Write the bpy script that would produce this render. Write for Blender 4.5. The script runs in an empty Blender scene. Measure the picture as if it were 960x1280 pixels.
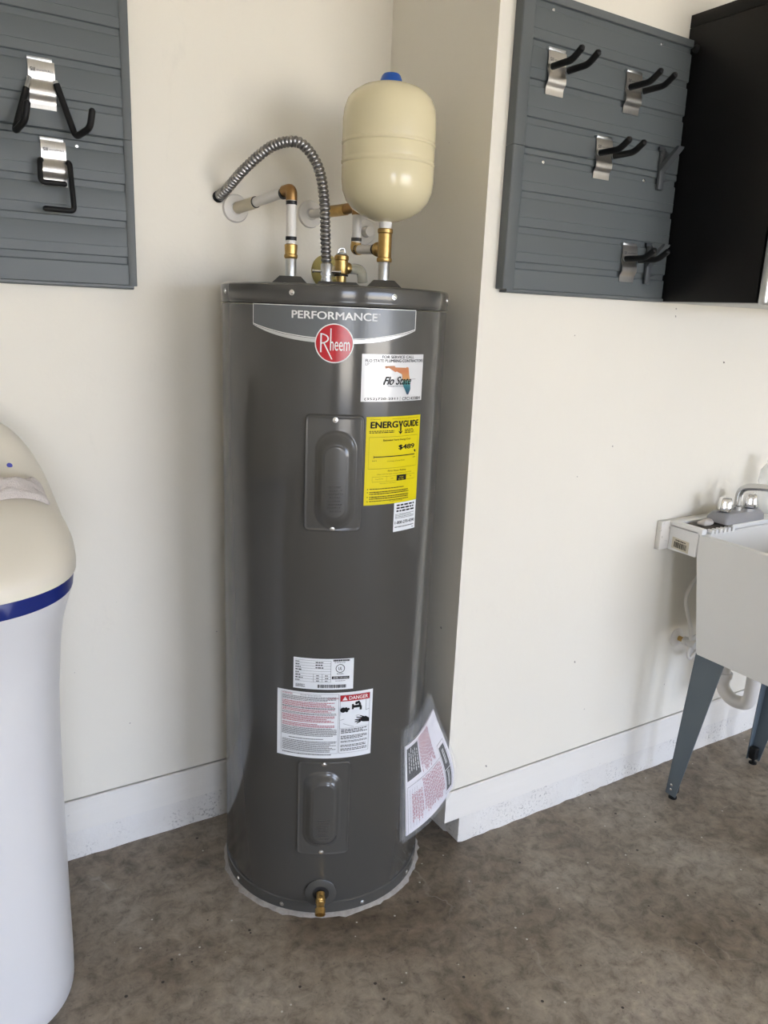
import bpy, bmesh, math, random
from mathutils import Vector, Matrix
random.seed(7)
S = bpy.context.scene
COL = S.collection
PI = math.pi

# ------------------------------------------------------------------ camera
cam_data = bpy.data.cameras.new('camera')
cam = bpy.data.objects.new('camera', cam_data); COL.objects.link(cam)
YAW, PITCH, ROLL, FPX = 0.5618947, 0.2499245, 0.0424857, 977.153
cy_, sy_, cp_, sp_ = math.cos(YAW), math.sin(YAW), math.cos(PITCH), math.sin(PITCH)
fwd = Vector((sy_*cp_, cy_*cp_, -sp_)); rgt = Vector((cy_, -sy_, 0)); upv = rgt.cross(fwd)
r2 = rgt*math.cos(ROLL) + upv*math.sin(ROLL); u2 = -rgt*math.sin(ROLL) + upv*math.cos(ROLL)
mw = Matrix.Identity(4)
for i in range(3):
    mw[i][0] = r2[i]; mw[i][1] = u2[i]; mw[i][2] = -fwd[i]
mw[2][3] = 1.45
cam.matrix_world = mw
cam_data.sensor_fit = 'HORIZONTAL'; cam_data.sensor_width = 36.0
cam_data.lens = FPX/960*36.0
cam_data.clip_start = 0.05
S.camera = cam

# ------------------------------------------------------------------ daylight
world = bpy.data.worlds.new('sky'); S.world = world; world.use_nodes = True
bg = world.node_tree.nodes['Background']
bg.inputs['Color'].default_value = (0.82, 0.945, 1.22, 1); bg.inputs['Strength'].default_value = 1.8
sun_d = bpy.data.lights.new('sun', 'SUN'); sun_d.energy = 13.0; sun_d.angle = 0.01; sun_d.color = (1.0, 0.955, 0.80)
sun = bpy.data.objects.new('sun', sun_d); COL.objects.link(sun)
sun.rotation_euler = (math.radians(-38), 0, math.radians(-12)); sun.location = (0, 0, 8)
DOORS = [(-1.8, -0.3), (1.2, 4.5)]          # the two garage door openings behind the camera (x ranges)
DOOR_H, FRONT_Y = 2.2, -5.0
for k, (a, b) in enumerate(DOORS):              # light portals: sampling aid for the sky seen through the openings
    pd = bpy.data.lights.new('daylight_portal', 'AREA'); pd.shape = 'RECTANGLE'; pd.size = b-a; pd.size_y = DOOR_H
    po = bpy.data.objects.new('daylight_portal', pd); COL.objects.link(po)
    po.location = ((a+b)/2, FRONT_Y-0.1, DOOR_H/2); po.rotation_euler = (PI/2, 0, 0)
    pd.cycles.is_portal = True
S.view_settings.view_transform = 'Standard'; S.view_settings.look = 'None'
S.view_settings.gamma = 1.0; S.view_settings.use_curve_mapping = False
S.view_settings.exposure = 2.54

# ------------------------------------------------------------------ materials
MATS = {}
def mat(name, col, rough=0.5, metal=0.0, spec=0.5, **kw):
    m = bpy.data.materials.new(name); m.use_nodes = True
    b = m.node_tree.nodes['Principled BSDF']
    b.inputs['Base Color'].default_value = (*col, 1)
    b.inputs['Roughness'].default_value = rough; b.inputs['Metallic'].default_value = metal
    b.inputs['Specular IOR Level'].default_value = spec
    for k, v in kw.items(): b.inputs[k.replace('_', ' ')].default_value = v
    MATS[name] = m
    return m
def nodes(m):
    nt = m.node_tree
    return nt, nt.nodes['Principled BSDF'], nt.nodes.new, nt.links.new
def noise(nt, scale, detail=4, rough=0.6, vec=None, dist=0.0):
    n = nt.nodes.new('ShaderNodeTexNoise'); n.inputs['Scale'].default_value = scale
    n.inputs['Detail'].default_value = detail; n.inputs['Roughness'].default_value = rough
    n.inputs['Distortion'].default_value = dist
    if vec is not None: nt.links.new(vec, n.inputs['Vector'])
    return n.outputs['Fac']
def ramp(nt, fac, stops):
    r = nt.nodes.new('ShaderNodeValToRGB'); e = r.color_ramp.elements
    while len(e) < len(stops): e.new(0.5)
    for el, (p, c) in zip(e, stops):
        el.position = p; el.color = (*c, 1) if len(c) == 3 else c
    nt.links.new(fac, r.inputs['Fac'])
    return r.outputs['Color']
def mixc(nt, fac, a, b, mode='MIX'):
    n = nt.nodes.new('ShaderNodeMix'); n.data_type = 'RGBA'; n.blend_type = mode
    for s, v in ((n.inputs[0], fac), (n.inputs[6], a), (n.inputs[7], b)):
        if isinstance(v, (int, float)): s.default_value = v
        elif isinstance(v, tuple): s.default_value = (*v, 1)
        else: nt.links.new(v, s)
    return n.outputs[2]
def bump(nt, bsdf, h, strength, dist):
    n = nt.nodes.new('ShaderNodeBump'); n.inputs['Strength'].default_value = strength; n.inputs['Distance'].default_value = dist
    nt.links.new(h, n.inputs['Height']); nt.links.new(n.outputs['Normal'], bsdf.inputs['Normal'])
def objco(nt, scale=(1, 1, 1)):
    t = nt.nodes.new('ShaderNodeTexCoord'); mp = nt.nodes.new('ShaderNodeMapping')
    mp.inputs['Scale'].default_value = scale
    nt.links.new(t.outputs['Object'], mp.inputs['Vector'])
    return mp.outputs['Vector']
def specks(nt, vec, scale, size, keep):
    """sparse round flecks: 1 inside a fleck"""
    v = nt.nodes.new('ShaderNodeTexVoronoi'); v.inputs['Scale'].default_value = scale
    nt.links.new(vec, v.inputs['Vector'])
    lt = nt.nodes.new('ShaderNodeMath'); lt.operation = 'LESS_THAN'; lt.inputs[1].default_value = size
    nt.links.new(v.outputs['Distance'], lt.inputs[0])
    sep = nt.nodes.new('ShaderNodeSeparateColor'); nt.links.new(v.outputs['Color'], sep.inputs[0])
    g = nt.nodes.new('ShaderNodeMath'); g.operation = 'LESS_THAN'; g.inputs[1].default_value = keep
    nt.links.new(sep.outputs[0], g.inputs[0])
    mu = nt.nodes.new('ShaderNodeMath'); mu.operation = 'MULTIPLY'
    nt.links.new(lt.outputs[0], mu.inputs[0]); nt.links.new(g.outputs[0], mu.inputs[1])
    return mu.outputs[0]

def wall_material():
    m = mat('wall_paint', (0.80, 0.76, 0.69), 0.55, spec=0.3)
    nt, b, new, link = nodes(m); co = objco(nt)
    c = mixc(nt, noise(nt, 1.7, 3, 0.5, co), (0.83, 0.788, 0.690), (0.785, 0.745, 0.653))
    warp = nt.nodes.new('ShaderNodeVectorMath'); warp.operation = 'ADD'
    nz = nt.nodes.new('ShaderNodeTexNoise'); nz.inputs['Scale'].default_value = 60; link(co, nz.inputs['Vector'])
    sc = nt.nodes.new('ShaderNodeVectorMath'); sc.operation = 'SCALE'; sc.inputs['Scale'].default_value = 0.012
    link(nz.outputs['Color'], sc.inputs[0]); link(co, warp.inputs[0]); link(sc.outputs[0], warp.inputs[1])
    c = mixc(nt, specks(nt, warp.outputs[0], 16, 0.045, 0.22), c, (0.36, 0.33, 0.29))
    c = mixc(nt, specks(nt, warp.outputs[0], 5.3, 0.016, 0.35), c, (0.16, 0.14, 0.12))
    scuff = ramp(nt, noise(nt, 3.0, 8, 0.75, objco(nt, (2.5, 2.5, 1.0)), 1.0), [(0.62, (0, 0, 0)), (0.80, (1, 1, 1))])
    f = nt.nodes.new('ShaderNodeMath'); f.operation = 'MULTIPLY'; f.inputs[1].default_value = 0.22
    link(scuff, f.inputs[0])
    c = mixc(nt, f.outputs[0], c, (0.52, 0.49, 0.44))
    link(c, b.inputs['Base Color'])
    bump(nt, b, noise(nt, 26, 5, 0.6, co), 0.10, 0.01)
wall_material()
def curb_material():
    m = mat('painted_concrete', (0.78, 0.76, 0.72), 0.7, spec=0.3)
    nt, b, new, link = nodes(m); co = objco(nt)
    c = mixc(nt, noise(nt, 9, 5, 0.6, co), (0.84, 0.82, 0.78), (0.72, 0.69, 0.64))
    pit = ramp(nt, noise(nt, 120, 3, 0.7, co), [(0.55, (0, 0, 0)), (0.64, (1, 1, 1))])
    msk = ramp(nt, noise(nt, 11, 3, 0.6, co), [(0.46, (0, 0, 0)), (0.66, (0.8, 0.8, 0.8))])
    c = mixc(nt, mixc(nt, 1.0, pit, msk, 'MULTIPLY'), c, (0.22, 0.20, 0.18))
    link(c, b.inputs['Base Color'])
    bump(nt, b, noise(nt, 90, 4, 0.7, co), 0.5, 0.006)
curb_material()
def board_material():
    m = mat('baseboard_paint', (0.8, 0.78, 0.73), 0.5, spec=0.35)
    nt, b, new, link = nodes(m); co = objco(nt)
    c = mixc(nt, noise(nt, 4, 4, 0.6, objco(nt, (1, 1, 8))), (0.84, 0.81, 0.755), (0.78, 0.75, 0.69))
    dirt = ramp(nt, noise(nt, 70, 5, 0.75, co), [(0.60, (0, 0, 0)), (0.72, (1, 1, 1))])
    msk = ramp(nt, noise(nt, 5, 3, 0.6, co), [(0.55, (0, 0, 0)), (0.68, (1, 1, 1))])
    c = mixc(nt, mixc(nt, 1.0, dirt, msk, 'MULTIPLY'), c, (0.25, 0.22, 0.18))
    link(c, b.inputs['Base Color'])
    bump(nt, b, noise(nt, 40, 4, 0.6, objco(nt, (0.3, 1, 3))), 0.12, 0.006)
board_material()
def floor_material():
    m = mat('worn_concrete', (0.2, 0.17, 0.14), 0.5, spec=0.35)
    nt, b, new, link = nodes(m); co = objco(nt)
    c = ramp(nt, noise(nt, 2.6, 7, 0.62, co, 0.6), [(0.30, (0.150, 0.118, 0.086)), (0.48, (0.262, 0.222, 0.178)), (0.62, (0.32, 0.28, 0.235)), (0.78, (0.40, 0.365, 0.32))])
    grey = ramp(nt, noise(nt, 1.3, 3, 0.5, co), [(0.45, (0, 0, 0)), (0.70, (1, 1, 1))])
    gm = nt.nodes.new('ShaderNodeMath'); gm.operation = 'MULTIPLY'; gm.inputs[1].default_value = 0.35; link(grey, gm.inputs[0])
    c = mixc(nt, gm.outputs[0], c, (0.32, 0.305, 0.285))
    fine = ramp(nt, noise(nt, 26, 8, 0.72, co, 0.4), [(0.32, (0.52, 0.51, 0.50)), (0.50, (0.98, 0.98, 0.98)), (0.70, (1.38, 1.36, 1.32))])
    c = mixc(nt, 1.0, c, fine, 'MULTIPLY')
    pit = ramp(nt, noise(nt, 75, 5, 0.75, co), [(0.30, (0.40, 0.40, 0.40)), (0.40, (1, 1, 1))])
    c = mixc(nt, 1.0, c, pit, 'MULTIPLY')
    # trowel swirls and scratches
    w = nt.nodes.new('ShaderNodeTexWave'); w.inputs['Scale'].default_value = 3.4; w.inputs['Distortion'].default_value = 9
    w.inputs['Detail'].default_value = 5; w.inputs['Detail Scale'].default_value = 2.2; link(co, w.inputs['Vector'])
    sw = ramp(nt, w.outputs['Fac'], [(0.965, (0, 0, 0)), (1.0, (1, 1, 1))])
    sm = ramp(nt, noise(nt, 3.1, 3, 0.5, co), [(0.56, (0, 0, 0)), (0.70, (0.35, 0.35, 0.35))])
    c = mixc(nt, mixc(nt, 1.0, sw, sm, 'MULTIPLY'), c, (0.48, 0.455, 0.41))
    mp = nt.nodes.new('ShaderNodeMapping'); mp.inputs['Rotation'].default_value = (0, 0, 0.7); mp.inputs['Scale'].default_value = (5, 70, 1); link(co, mp.inputs['Vector'])
    scr = ramp(nt, noise(nt, 1.0, 4, 0.6, mp.outputs['Vector'], 0.8), [(0.66, (0, 0, 0)), (0.74, (0.5, 0.5, 0.5))])
    scm = ramp(nt, noise(nt, 2.2, 3, 0.6, co), [(0.50, (0, 0, 0)), (0.62, (1, 1, 1))])
    c = mixc(nt, mixc(nt, 1.0, scr, scm, 'MULTIPLY'), c, (0.46, 0.43, 0.39))
    big = ramp(nt, noise(nt, 0.9, 3, 0.55, co, 0.5), [(0.36, (0.90, 0.88, 0.84)), (0.62, (1.24, 1.24, 1.24))])
    c = mixc(nt, 1.0, c, big, 'MULTIPLY')
    c = mixc(nt, specks(nt, co, 42, 0.11, 0.13), c, (0.62, 0.60, 0.55))
    c = mixc(nt, specks(nt, co, 27, 0.10, 0.16), c, (0.06, 0.052, 0.044))
    link(c, b.inputs['Base Color'])
    r = ramp(nt, noise(nt, 6, 5, 0.6, co), [(0.3, (0.42, 0.42, 0.42)), (0.7, (0.62, 0.62, 0.62))])
    link(r, b.inputs['Roughness'])
    bump(nt, b, noise(nt, 40, 6, 0.7, co), 0.12, 0.006)
floor_material()
def jacket_material():
    m = mat('grey_enamel', (0.070, 0.068, 0.062), 0.14, spec=0.55)
    nt, b, new, link = nodes(m)
    bump(nt, b, noise(nt, 3.2, 2, 0.5, objco(nt, (1, 1, 0.35))), 0.05, 0.02)
jacket_material()
mat('cover_enamel', (0.072, 0.070, 0.064), 0.17, spec=0.55)
mat('collar_plastic', (0.07, 0.068, 0.062), 0.45)
def galv():
    m = mat('galvanised', (0.55, 0.57, 0.58), 0.32, 1.0); nt, b, new, link = nodes(m)
    link(mixc(nt, noise(nt, 90, 3, 0.6, objco(nt)), (0.45, 0.47, 0.49), (0.68, 0.70, 0.71)), b.inputs['Base Color'])
galv()
def brass():
    m = mat('brass', (0.50, 0.33, 0.11), 0.34, 1.0); nt, b, new, link = nodes(m)
    link(mixc(nt, noise(nt, 55, 4, 0.6, objco(nt)), (0.36, 0.22, 0.075), (0.62, 0.43, 0.16)), b.inputs['Base Color'])
brass()
mat('dark_copper', (0.34, 0.20, 0.08), 0.42, 1.0)
mat('black_bore', (0.012, 0.011, 0.010), 0.7)
mat('white_pipe', (0.74, 0.71, 0.66), 0.35)
mat('aged_pipe', (0.62, 0.55, 0.40), 0.4)
mat('yellow_pipe', (0.50, 0.42, 0.14), 0.4)
mat('crimp_black', (0.02, 0.02, 0.02), 0.4, 0.4)
mat('thread_tape', (0.78, 0.77, 0.74), 0.6)
mat('flex_metal', (0.34, 0.33, 0.32), 0.34, 1.0)
mat('zinc_screw', (0.80, 0.80, 0.78), 0.25, 1.0)
mat('tank_cream', (0.74, 0.66, 0.43), 0.16, spec=0.5)
mat('cap_blue', (0.012, 0.09, 0.40), 0.4)
mat('print_white', (0.85, 0.85, 0.83), 0.4)
mat('print_silver', (0.62, 0.63, 0.63), 0.3, 0.5)
mat('print_black', (0.010, 0.010, 0.010), 0.6, spec=0.15)
mat('print_grey', (0.11, 0.11, 0.11), 0.6, spec=0.2)
mat('print_dark', (0.05, 0.048, 0.046), 0.5)
mat('print_red', (0.42, 0.012, 0.02), 0.35)
mat('print_pink', (0.42, 0.08, 0.11), 0.6, spec=0.2)
mat('logo_red', (0.50, 0.004, 0.012), 0.22)
mat('name_plate_grey', (0.14, 0.15, 0.155), 0.25)
mat('energy_yellow', (0.72, 0.60, 0.003), 0.45, spec=0.2)
mat('label_white', (0.78, 0.80, 0.82), 0.35)
mat('foil_white', (0.72, 0.72, 0.72), 0.22, 0.06)
mat('paper_white', (0.78, 0.76, 0.80), 0.6)
mat('slat_grey', (0.105, 0.119, 0.122), 0.42, spec=0.4)
mat('slat_trim', (0.115, 0.127, 0.129), 0.42, spec=0.4)
def brushed():
    m = mat('brushed_steel', (0.62, 0.60, 0.56), 0.32, 1.0); nt, b, new, link = nodes(m)
    link(mixc(nt, noise(nt, 18, 3, 0.6, objco(nt, (60, 3, 3))), (0.52, 0.50, 0.46), (0.72, 0.70, 0.66)), b.inputs['Base Color'])
brushed()
mat('black_rubber', (0.008, 0.008, 0.008), 0.55, spec=0.25)
mat('hook_plastic', (0.075, 0.082, 0.086), 0.42)
mat('cabinet_black', (0.0065, 0.006, 0.0055), 0.42, spec=0.22)
mat('cabinet_silver', (0.62, 0.62, 0.60), 0.3, 0.9)
mat('cabinet_underside', (0.50, 0.50, 0.48), 0.4, 0.3)
def sinkm():
    m = mat('sink_plastic', (0.72, 0.71, 0.67), 0.4); nt, b, new, link = nodes(m); co = objco(nt)
    c = mixc(nt, noise(nt, 5, 4, 0.6, co), (0.88, 0.875, 0.85), (0.84, 0.83, 0.80))
    c = mixc(nt, specks(nt, co, 14, 0.03, 0.12), c, (0.3, 0.27, 0.22))
    link(c, b.inputs['Base Color'])
sinkm()
def grime():
    m = mat('soap_grime', (0.07, 0.055, 0.04), 0.7); nt, b, new, link = nodes(m)
    link(mixc(nt, noise(nt, 60, 5, 0.7, objco(nt)), (0.04, 0.03, 0.022), (0.15, 0.125, 0.10)), b.inputs['Base Color'])
grime()
mat('leg_blue_grey', (0.118, 0.148, 0.170), 0.45)
mat('faucet_grey', (0.30, 0.30, 0.31), 0.35)
mat('chrome', (0.80, 0.80, 0.80), 0.09, 1.0)
mat('chrome_worn', (0.55, 0.55, 0.54), 0.25, 1.0)
mat('soap_white', (0.66, 0.60, 0.54), 0.5)
mat('sticker_cream', (0.70, 0.64, 0.50), 0.5)
mat('softener_white', (0.70, 0.70, 0.71), 0.32)
mat('softener_blue', (0.006, 0.018, 0.16), 0.3)
mat('softener_lid', (0.76, 0.71, 0.60), 0.38)
mat('led_blue', (0.10, 0.11, 0.45), 0.3)
def towel_mat():
    m = mat('terry_cloth', (0.62, 0.56, 0.51), 0.95, spec=0.1); nt, b, new, link = nodes(m); co = objco(nt)
    link(mixc(nt, noise(nt, 30, 4, 0.6, co), (0.60, 0.54, 0.50), (0.80, 0.74, 0.70)), b.inputs['Base Color'])
    bump(nt, b, noise(nt, 420, 2, 0.6, co), 0.9, 0.004)
towel_mat()
def caulk():
    m = mat('floor_grout', (0.42, 0.40, 0.37), 0.85); nt, b, new, link = nodes(m); co = objco(nt)
    link(mixc(nt, noise(nt, 60, 6, 0.75, co), (0.20, 0.17, 0.14), (0.50, 0.48, 0.45)), b.inputs['Base Color'])
    bump(nt, b, noise(nt, 150, 4, 0.7, co), 0.8, 0.004)
caulk()
mat('ceiling_paint', (0.86, 0.82, 0.74), 0.7)
mat('driveway_concrete', (0.42, 0.38, 0.33), 0.8)
def clear_plastic(name, col, alpha, rough=0.08):
    m = mat(name, col, rough, spec=0.6); m.node_tree.nodes['Principled BSDF'].inputs['Alpha'].default_value = alpha
clear_plastic('clear_film', (0.75, 0.77, 0.78), 0.07, 0.10)
clear_plastic('clear_bottle', (0.80, 0.81, 0.78), 0.35, 0.1)
clear_plastic('clear_tube', (0.62, 0.60, 0.45), 0.45, 0.15)
def florida():
    m = mat('print_sunset', (0.7, 0.3, 0.1), 0.35); nt, b, new, link = nodes(m)
    t = nt.nodes.new('ShaderNodeTexCoord'); sp = nt.nodes.new('ShaderNodeSeparateXYZ'); link(t.outputs['Generated'], sp.inputs[0])
    c = ramp(nt, sp.outputs['Z'], [(0.0, (0.01, 0.02, 0.08)), (0.28, (0.02, 0.16, 0.20)), (0.46, (0.10, 0.30, 0.26)), (0.56, (0.62, 0.30, 0.10)), (0.80, (0.60, 0.20, 0.07)), (1.0, (0.55, 0.24, 0.10))])
    link(c, b.inputs['Base Color'])
florida()

# ------------------------------------------------------------------ mesh helpers
class MB:
    def __init__(s): s.v = []; s.f = []
    def add(s, vs, fs):
        o = len(s.v); s.v += [tuple(p) for p in vs]; s.f += [tuple(i+o for i in f) for f in fs]; return s
    def box(s, a, b, bev=0.0, seg=2, M=None):
        bm = bmesh.new(); bmesh.ops.create_cube(bm, size=1)
        c = [(a[i]+b[i])/2 for i in range(3)]; d = [abs(b[i]-a[i]) for i in range(3)]
        for v in bm.verts: v.co = Vector((c[0]+v.co.x*d[0], c[1]+v.co.y*d[1], c[2]+v.co.z*d[2]))
        if bev > 0: bmesh.ops.bevel(bm, geom=list(bm.edges), offset=min(bev, min(d)*0.45), segments=seg, affect='EDGES', profile=0.5)
        if M is not None: bm.transform(M)
        bm.verts.index_update()
        s.add([v.co[:] for v in bm.verts], [[v.index for v in f.verts] for f in bm.faces]); bm.free(); return s
    def loft(s, rings, cap0=True, cap1=True, closed=True):
        n = len(rings[0]); o = len(s.v)
        for r in rings: s.v += [tuple(p) for p in r]
        for i in range(len(rings)-1):
            for j in range(n if closed else n-1):
                k = (j+1) % n
                s.f.append((o+i*n+j, o+i*n+k, o+(i+1)*n+k, o+(i+1)*n+j))
        if cap0: s.f.append(tuple(o+j for j in reversed(range(n))))
        if cap1: s.f.append(tuple(o+(len(rings)-1)*n+j for j in range(n)))
        return s
    def tube(s, pts, rad, n=14, caps=True, flat=1.0):
        pts = [Vector(p) for p in pts]; rad = rad if isinstance(rad, (list, tuple)) else [rad]*len(pts)
        T = []
        for i in range(len(pts)):
            a = pts[max(i-1, 0)]; b = pts[min(i+1, len(pts)-1)]; T.append((b-a).normalized())
        up = Vector((0, 0, 1)) if abs(T[0].z) < 0.9 else Vector((1, 0, 0))
        N = T[0].cross(up).normalized(); rings = []
        for p, t, r in zip(pts, T, rad):
            N = (N - t*N.dot(t)).normalized(); B = t.cross(N)
            rings.append([p + N*(r*math.cos(2*PI*k/n)) + B*(r*flat*math.sin(2*PI*k/n)) for k in range(n)])
        return s.loft(rings, caps, caps)
    def lathe(s, prof, base, axis=(0, 0, 1), n=28, caps=True):
        """prof: list of (radius, distance along axis)"""
        ax = Vector(axis).normalized(); base = Vector(base)
        q = ax.orthogonal().normalized(); w = ax.cross(q)
        rings = [[base + ax*h + q*(r*math.cos(2*PI*k/n)) + w*(r*math.sin(2*PI*k/n)) for k in range(n)] for r, h in prof]
        return s.loft(rings, caps, caps)
    def prism(s, poly, axis, a, b):
        """poly of 2D points in the two other axes, extruded along axis index"""
        def P(q, t):
            c = list(q); c.insert(axis, t); return tuple(c)
        return s.loft([[P(q, a) for q in poly], [P(q, b) for q in poly]])
    def obj(s, name, m, parent=None, smooth=35, normals=True):
        me = bpy.data.meshes.new(name); me.from_pydata(s.v, [], s.f)
        if normals:
            bm = bmesh.new(); bm.from_mesh(me); bmesh.ops.recalc_face_normals(bm, faces=bm.faces); bm.to_mesh(me); bm.free()
        me.materials.append(MATS[m])
        if smooth:
            me.polygons.foreach_set('use_smooth', [True]*len(me.polygons)); me.set_sharp_from_angle(angle=math.radians(smooth))
        me.update()
        o = bpy.data.objects.new(name, me); COL.objects.link(o)
        if parent is not None: setparent(o, parent)
        return o
def root_of(o):
    while o.parent is not None: o = o.parent
    return o
def setparent(o, p):
    o.parent = p
    if not root_of(p).get('_local'):
        t = Matrix.Identity(4)
        q = p
        while q is not None:
            t = Matrix.LocRotScale(q.location, q.rotation_euler, q.scale) @ (q.matrix_parent_inverse if q.parent else Matrix.Identity(4)) if q.parent is None else (Matrix.LocRotScale(q.location, q.rotation_euler, q.scale))
            if q.parent is None: break
            q = q.parent
        if p.parent is None: o.matrix_parent_inverse = Matrix.Translation(-Vector(p.location))
        # grandchildren: the part above already sits in world coordinates
def tag(o, label, cat, group=None):
    o['label'] = label; o['category'] = cat
    if group: o['group'] = group
    return o
def thing(name, label, cat, loc=(0, 0, 0), group=None, rotz=0.0, local=False):
    o = bpy.data.objects.new(name, None); COL.objects.link(o); o.location = loc; o.rotation_euler = (0, 0, rotz)
    o.empty_display_size = 0.05
    if local: o['_local'] = 1
    return tag(o, label, cat, group)
def struct(o): o['kind'] = 'structure'; return o
def relabel(o, label): o['label'] = label; return o
def copy_tree(o, parent=None):
    c = o.copy(); COL.objects.link(c)
    if parent is not None: c.parent = parent
    for ch in list(o.children): copy_tree(ch, c)
    return c
def arc(c, r, a0, a1, n, ax=0, ay=2):
    out = []
    for k in range(n+1):
        a = a0+(a1-a0)*k/n; p = list(c); p[ax] += r*math.cos(a); p[ay] += r*math.sin(a); out.append(tuple(p))
    return out
def smooth_path(pts, per=8):
    P = [Vector(p) for p in pts]; P = [P[0]*2-P[1]] + P + [P[-1]*2-P[-2]]; out = []
    for i in range(1, len(P)-2):
        p0, p1, p2, p3 = P[i-1:i+3]
        for k in range(per):
            t = k/per
            out.append(0.5*((2*p1)+(p2-p0)*t+(2*p0-5*p1+4*p2-p3)*t*t+(3*p1-p0-3*p2+p3)*t**3))
    out.append(P[-2]); return out
def fillet(pts, r, n=5):
    """polyline with rounded corners"""
    P = [Vector(p) for p in pts]; out = [P[0]]
    for i in range(1, len(P)-1):
        a = (P[i-1]-P[i]); b = (P[i+1]-P[i]); d = min(r, a.length*0.49, b.length*0.49)
        p, q = P[i]+a.normalized()*d, P[i]+b.normalized()*d
        for k in range(n+1):
            t = k/n; out.append(p*(1-t)**2 + P[i]*2*t*(1-t) + q*t*t)
    out.append(P[-1]); return out
_txt = {}
def text2d(s, bold=0.0, shear=0.0):
    """glyph outlines as (verts2d, faces), normalised so that height of capitals = 1"""
    key = (s, shear)
    if key not in _txt:
        cu = bpy.data.curves.new('glyphs', 'FONT'); cu.body = s; cu.shear = shear; cu.resolution_u = 6
        o = bpy.data.objects.new('glyphs', cu); COL.objects.link(o)
        bpy.context.view_layer.update()
        me = o.to_mesh(); vs = [(v.co.x, v.co.y) for v in me.vertices]; fs = [tuple(p.vertices) for p in me.polygons]
        o.to_mesh_clear(); bpy.data.objects.remove(o); bpy.data.curves.remove(cu)
        _txt[key] = (vs, fs)
    return _txt[key]
class Print:
    """flat print collected in (u, v) and laid on a surface by a mapping function"""
    def __init__(s, fn, w): s.fn = fn; s.w = w; s.m = MB()
    def poly(s, pts, w=None):
        s.m.add([s.fn(u, v, s.w if w is None else w) for u, v in pts], [tuple(range(len(pts)))]); return s
    def rect(s, u0, u1, v0, v1, nu=1, nv=1, w=None):
        w = s.w if w is None else w
        vs = [s.fn(u0+(u1-u0)*i/nu, v0+(v1-v0)*j/nv, w) for j in range(nv+1) for i in range(nu+1)]
        fs = [(j*(nu+1)+i, j*(nu+1)+i+1, (j+1)*(nu+1)+i+1, (j+1)*(nu+1)+i) for j in range(nv) for i in range(nu)]
        s.m.add(vs, fs); return s
    def frame(s, u0, u1, v0, v1, t, nu=12):
        s.rect(u0, u1, v1-t, v1, nu); s.rect(u0, u1, v0, v0+t, nu); s.rect(u0, u0+t, v0+t, v1-t); s.rect(u1-t, u1, v0+t, v1-t); return s
    def text(s, t, u0, u1, v0, v1, bold=0.0, shear=0.0, rot=False):
        vs, fs = text2d(t, bold, shear)
        x0 = min(v[0] for v in vs); x1 = max(v[0] for v in vs); y0 = min(v[1] for v in vs); y1 = max(v[1] for v in vs)
        W, Hh = u1-u0, v1-v0
        sh_ = [(0, 0)] if bold <= 0 else [(-1, 0), (1, 0), (0, -1), (0, 1)]
        du = bold*W/(x1-x0); dv = bold*Hh/(y1-y0)*0.6
        for a, b in sh_:       # a heavier face is the same glyph laid four times, slightly shifted
            s.m.add([s.fn(u0+W*(x-x0)/(x1-x0)+a*du, v0+Hh*(y-y0)/(y1-y0)+b*dv, s.w) for x, y in vs], fs)
        return s
    def lines(s, u0, u1, v0, v1, n, fill=0.55, wmin=0.02, wmax=0.12, ragged=0.25, gap=0.25):
        """rows of tiny illegible words"""
        h = (v1-v0)/n; W = u1-u0
        for i in range(n):
            v = v1-(i+0.5)*h; u = u0; end = u1 - W*ragged*random.random()*(random.random() < 0.5)
            while u < end-W*0.01:
                L = min(W*random.uniform(wmin, wmax), end-u)
                s.rect(u, u+L, v-h*fill/2, v+h*fill/2); u += L+W*wmin*gap*2
        return s
    def disc(s, cu, cv, r, n=40, ru=None):
        ru = ru or r
        vs = [s.fn(cu, cv, s.w)]; nr = 5 if r > 0.02 and n > 30 else 1
        for q in range(1, nr+1): vs += [s.fn(cu+ru*q/nr*math.cos(2*PI*k/n), cv+r*q/nr*math.sin(2*PI*k/n), s.w) for k in range(n)]
        fs = [(0, 1+k, 1+(k+1) % n) for k in range(n)]
        for q in range(nr-1): fs += [(1+q*n+k, 1+(q+1)*n+k, 1+(q+1)*n+(k+1) % n, 1+q*n+(k+1) % n) for k in range(n)]
        s.m.add(vs, fs); return s
    def ring(s, cu, cv, r, t, n=48):
        a = [s.fn(cu+r*math.cos(2*PI*k/n), cv+r*math.sin(2*PI*k/n), s.w) for k in range(n)]
        b = [s.fn(cu+(r-t)*math.cos(2*PI*k/n), cv+(r-t)*math.sin(2*PI*k/n), s.w) for k in range(n)]
        s.m.add(a+b, [(k, (k+1) % n, n+(k+1) % n, n+k) for k in range(n)]); return s
    def strip(s, top, bot):
        n = len(top); s.m.add([s.fn(u, v, s.w) for u, v in top]+[s.fn(u, v, s.w) for u, v in bot], [(i, i+1, n+i+1, n+i) for i in range(n-1)]); return s
    def obj(s, name, m, parent):
        o = s.m.obj(name, m, parent, smooth=0, normals=False)
        if 'print' in name or 'lettering' in name or 'rules' in name or 'bars' == name: o['kind'] = 'stuff'
        return o

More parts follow.
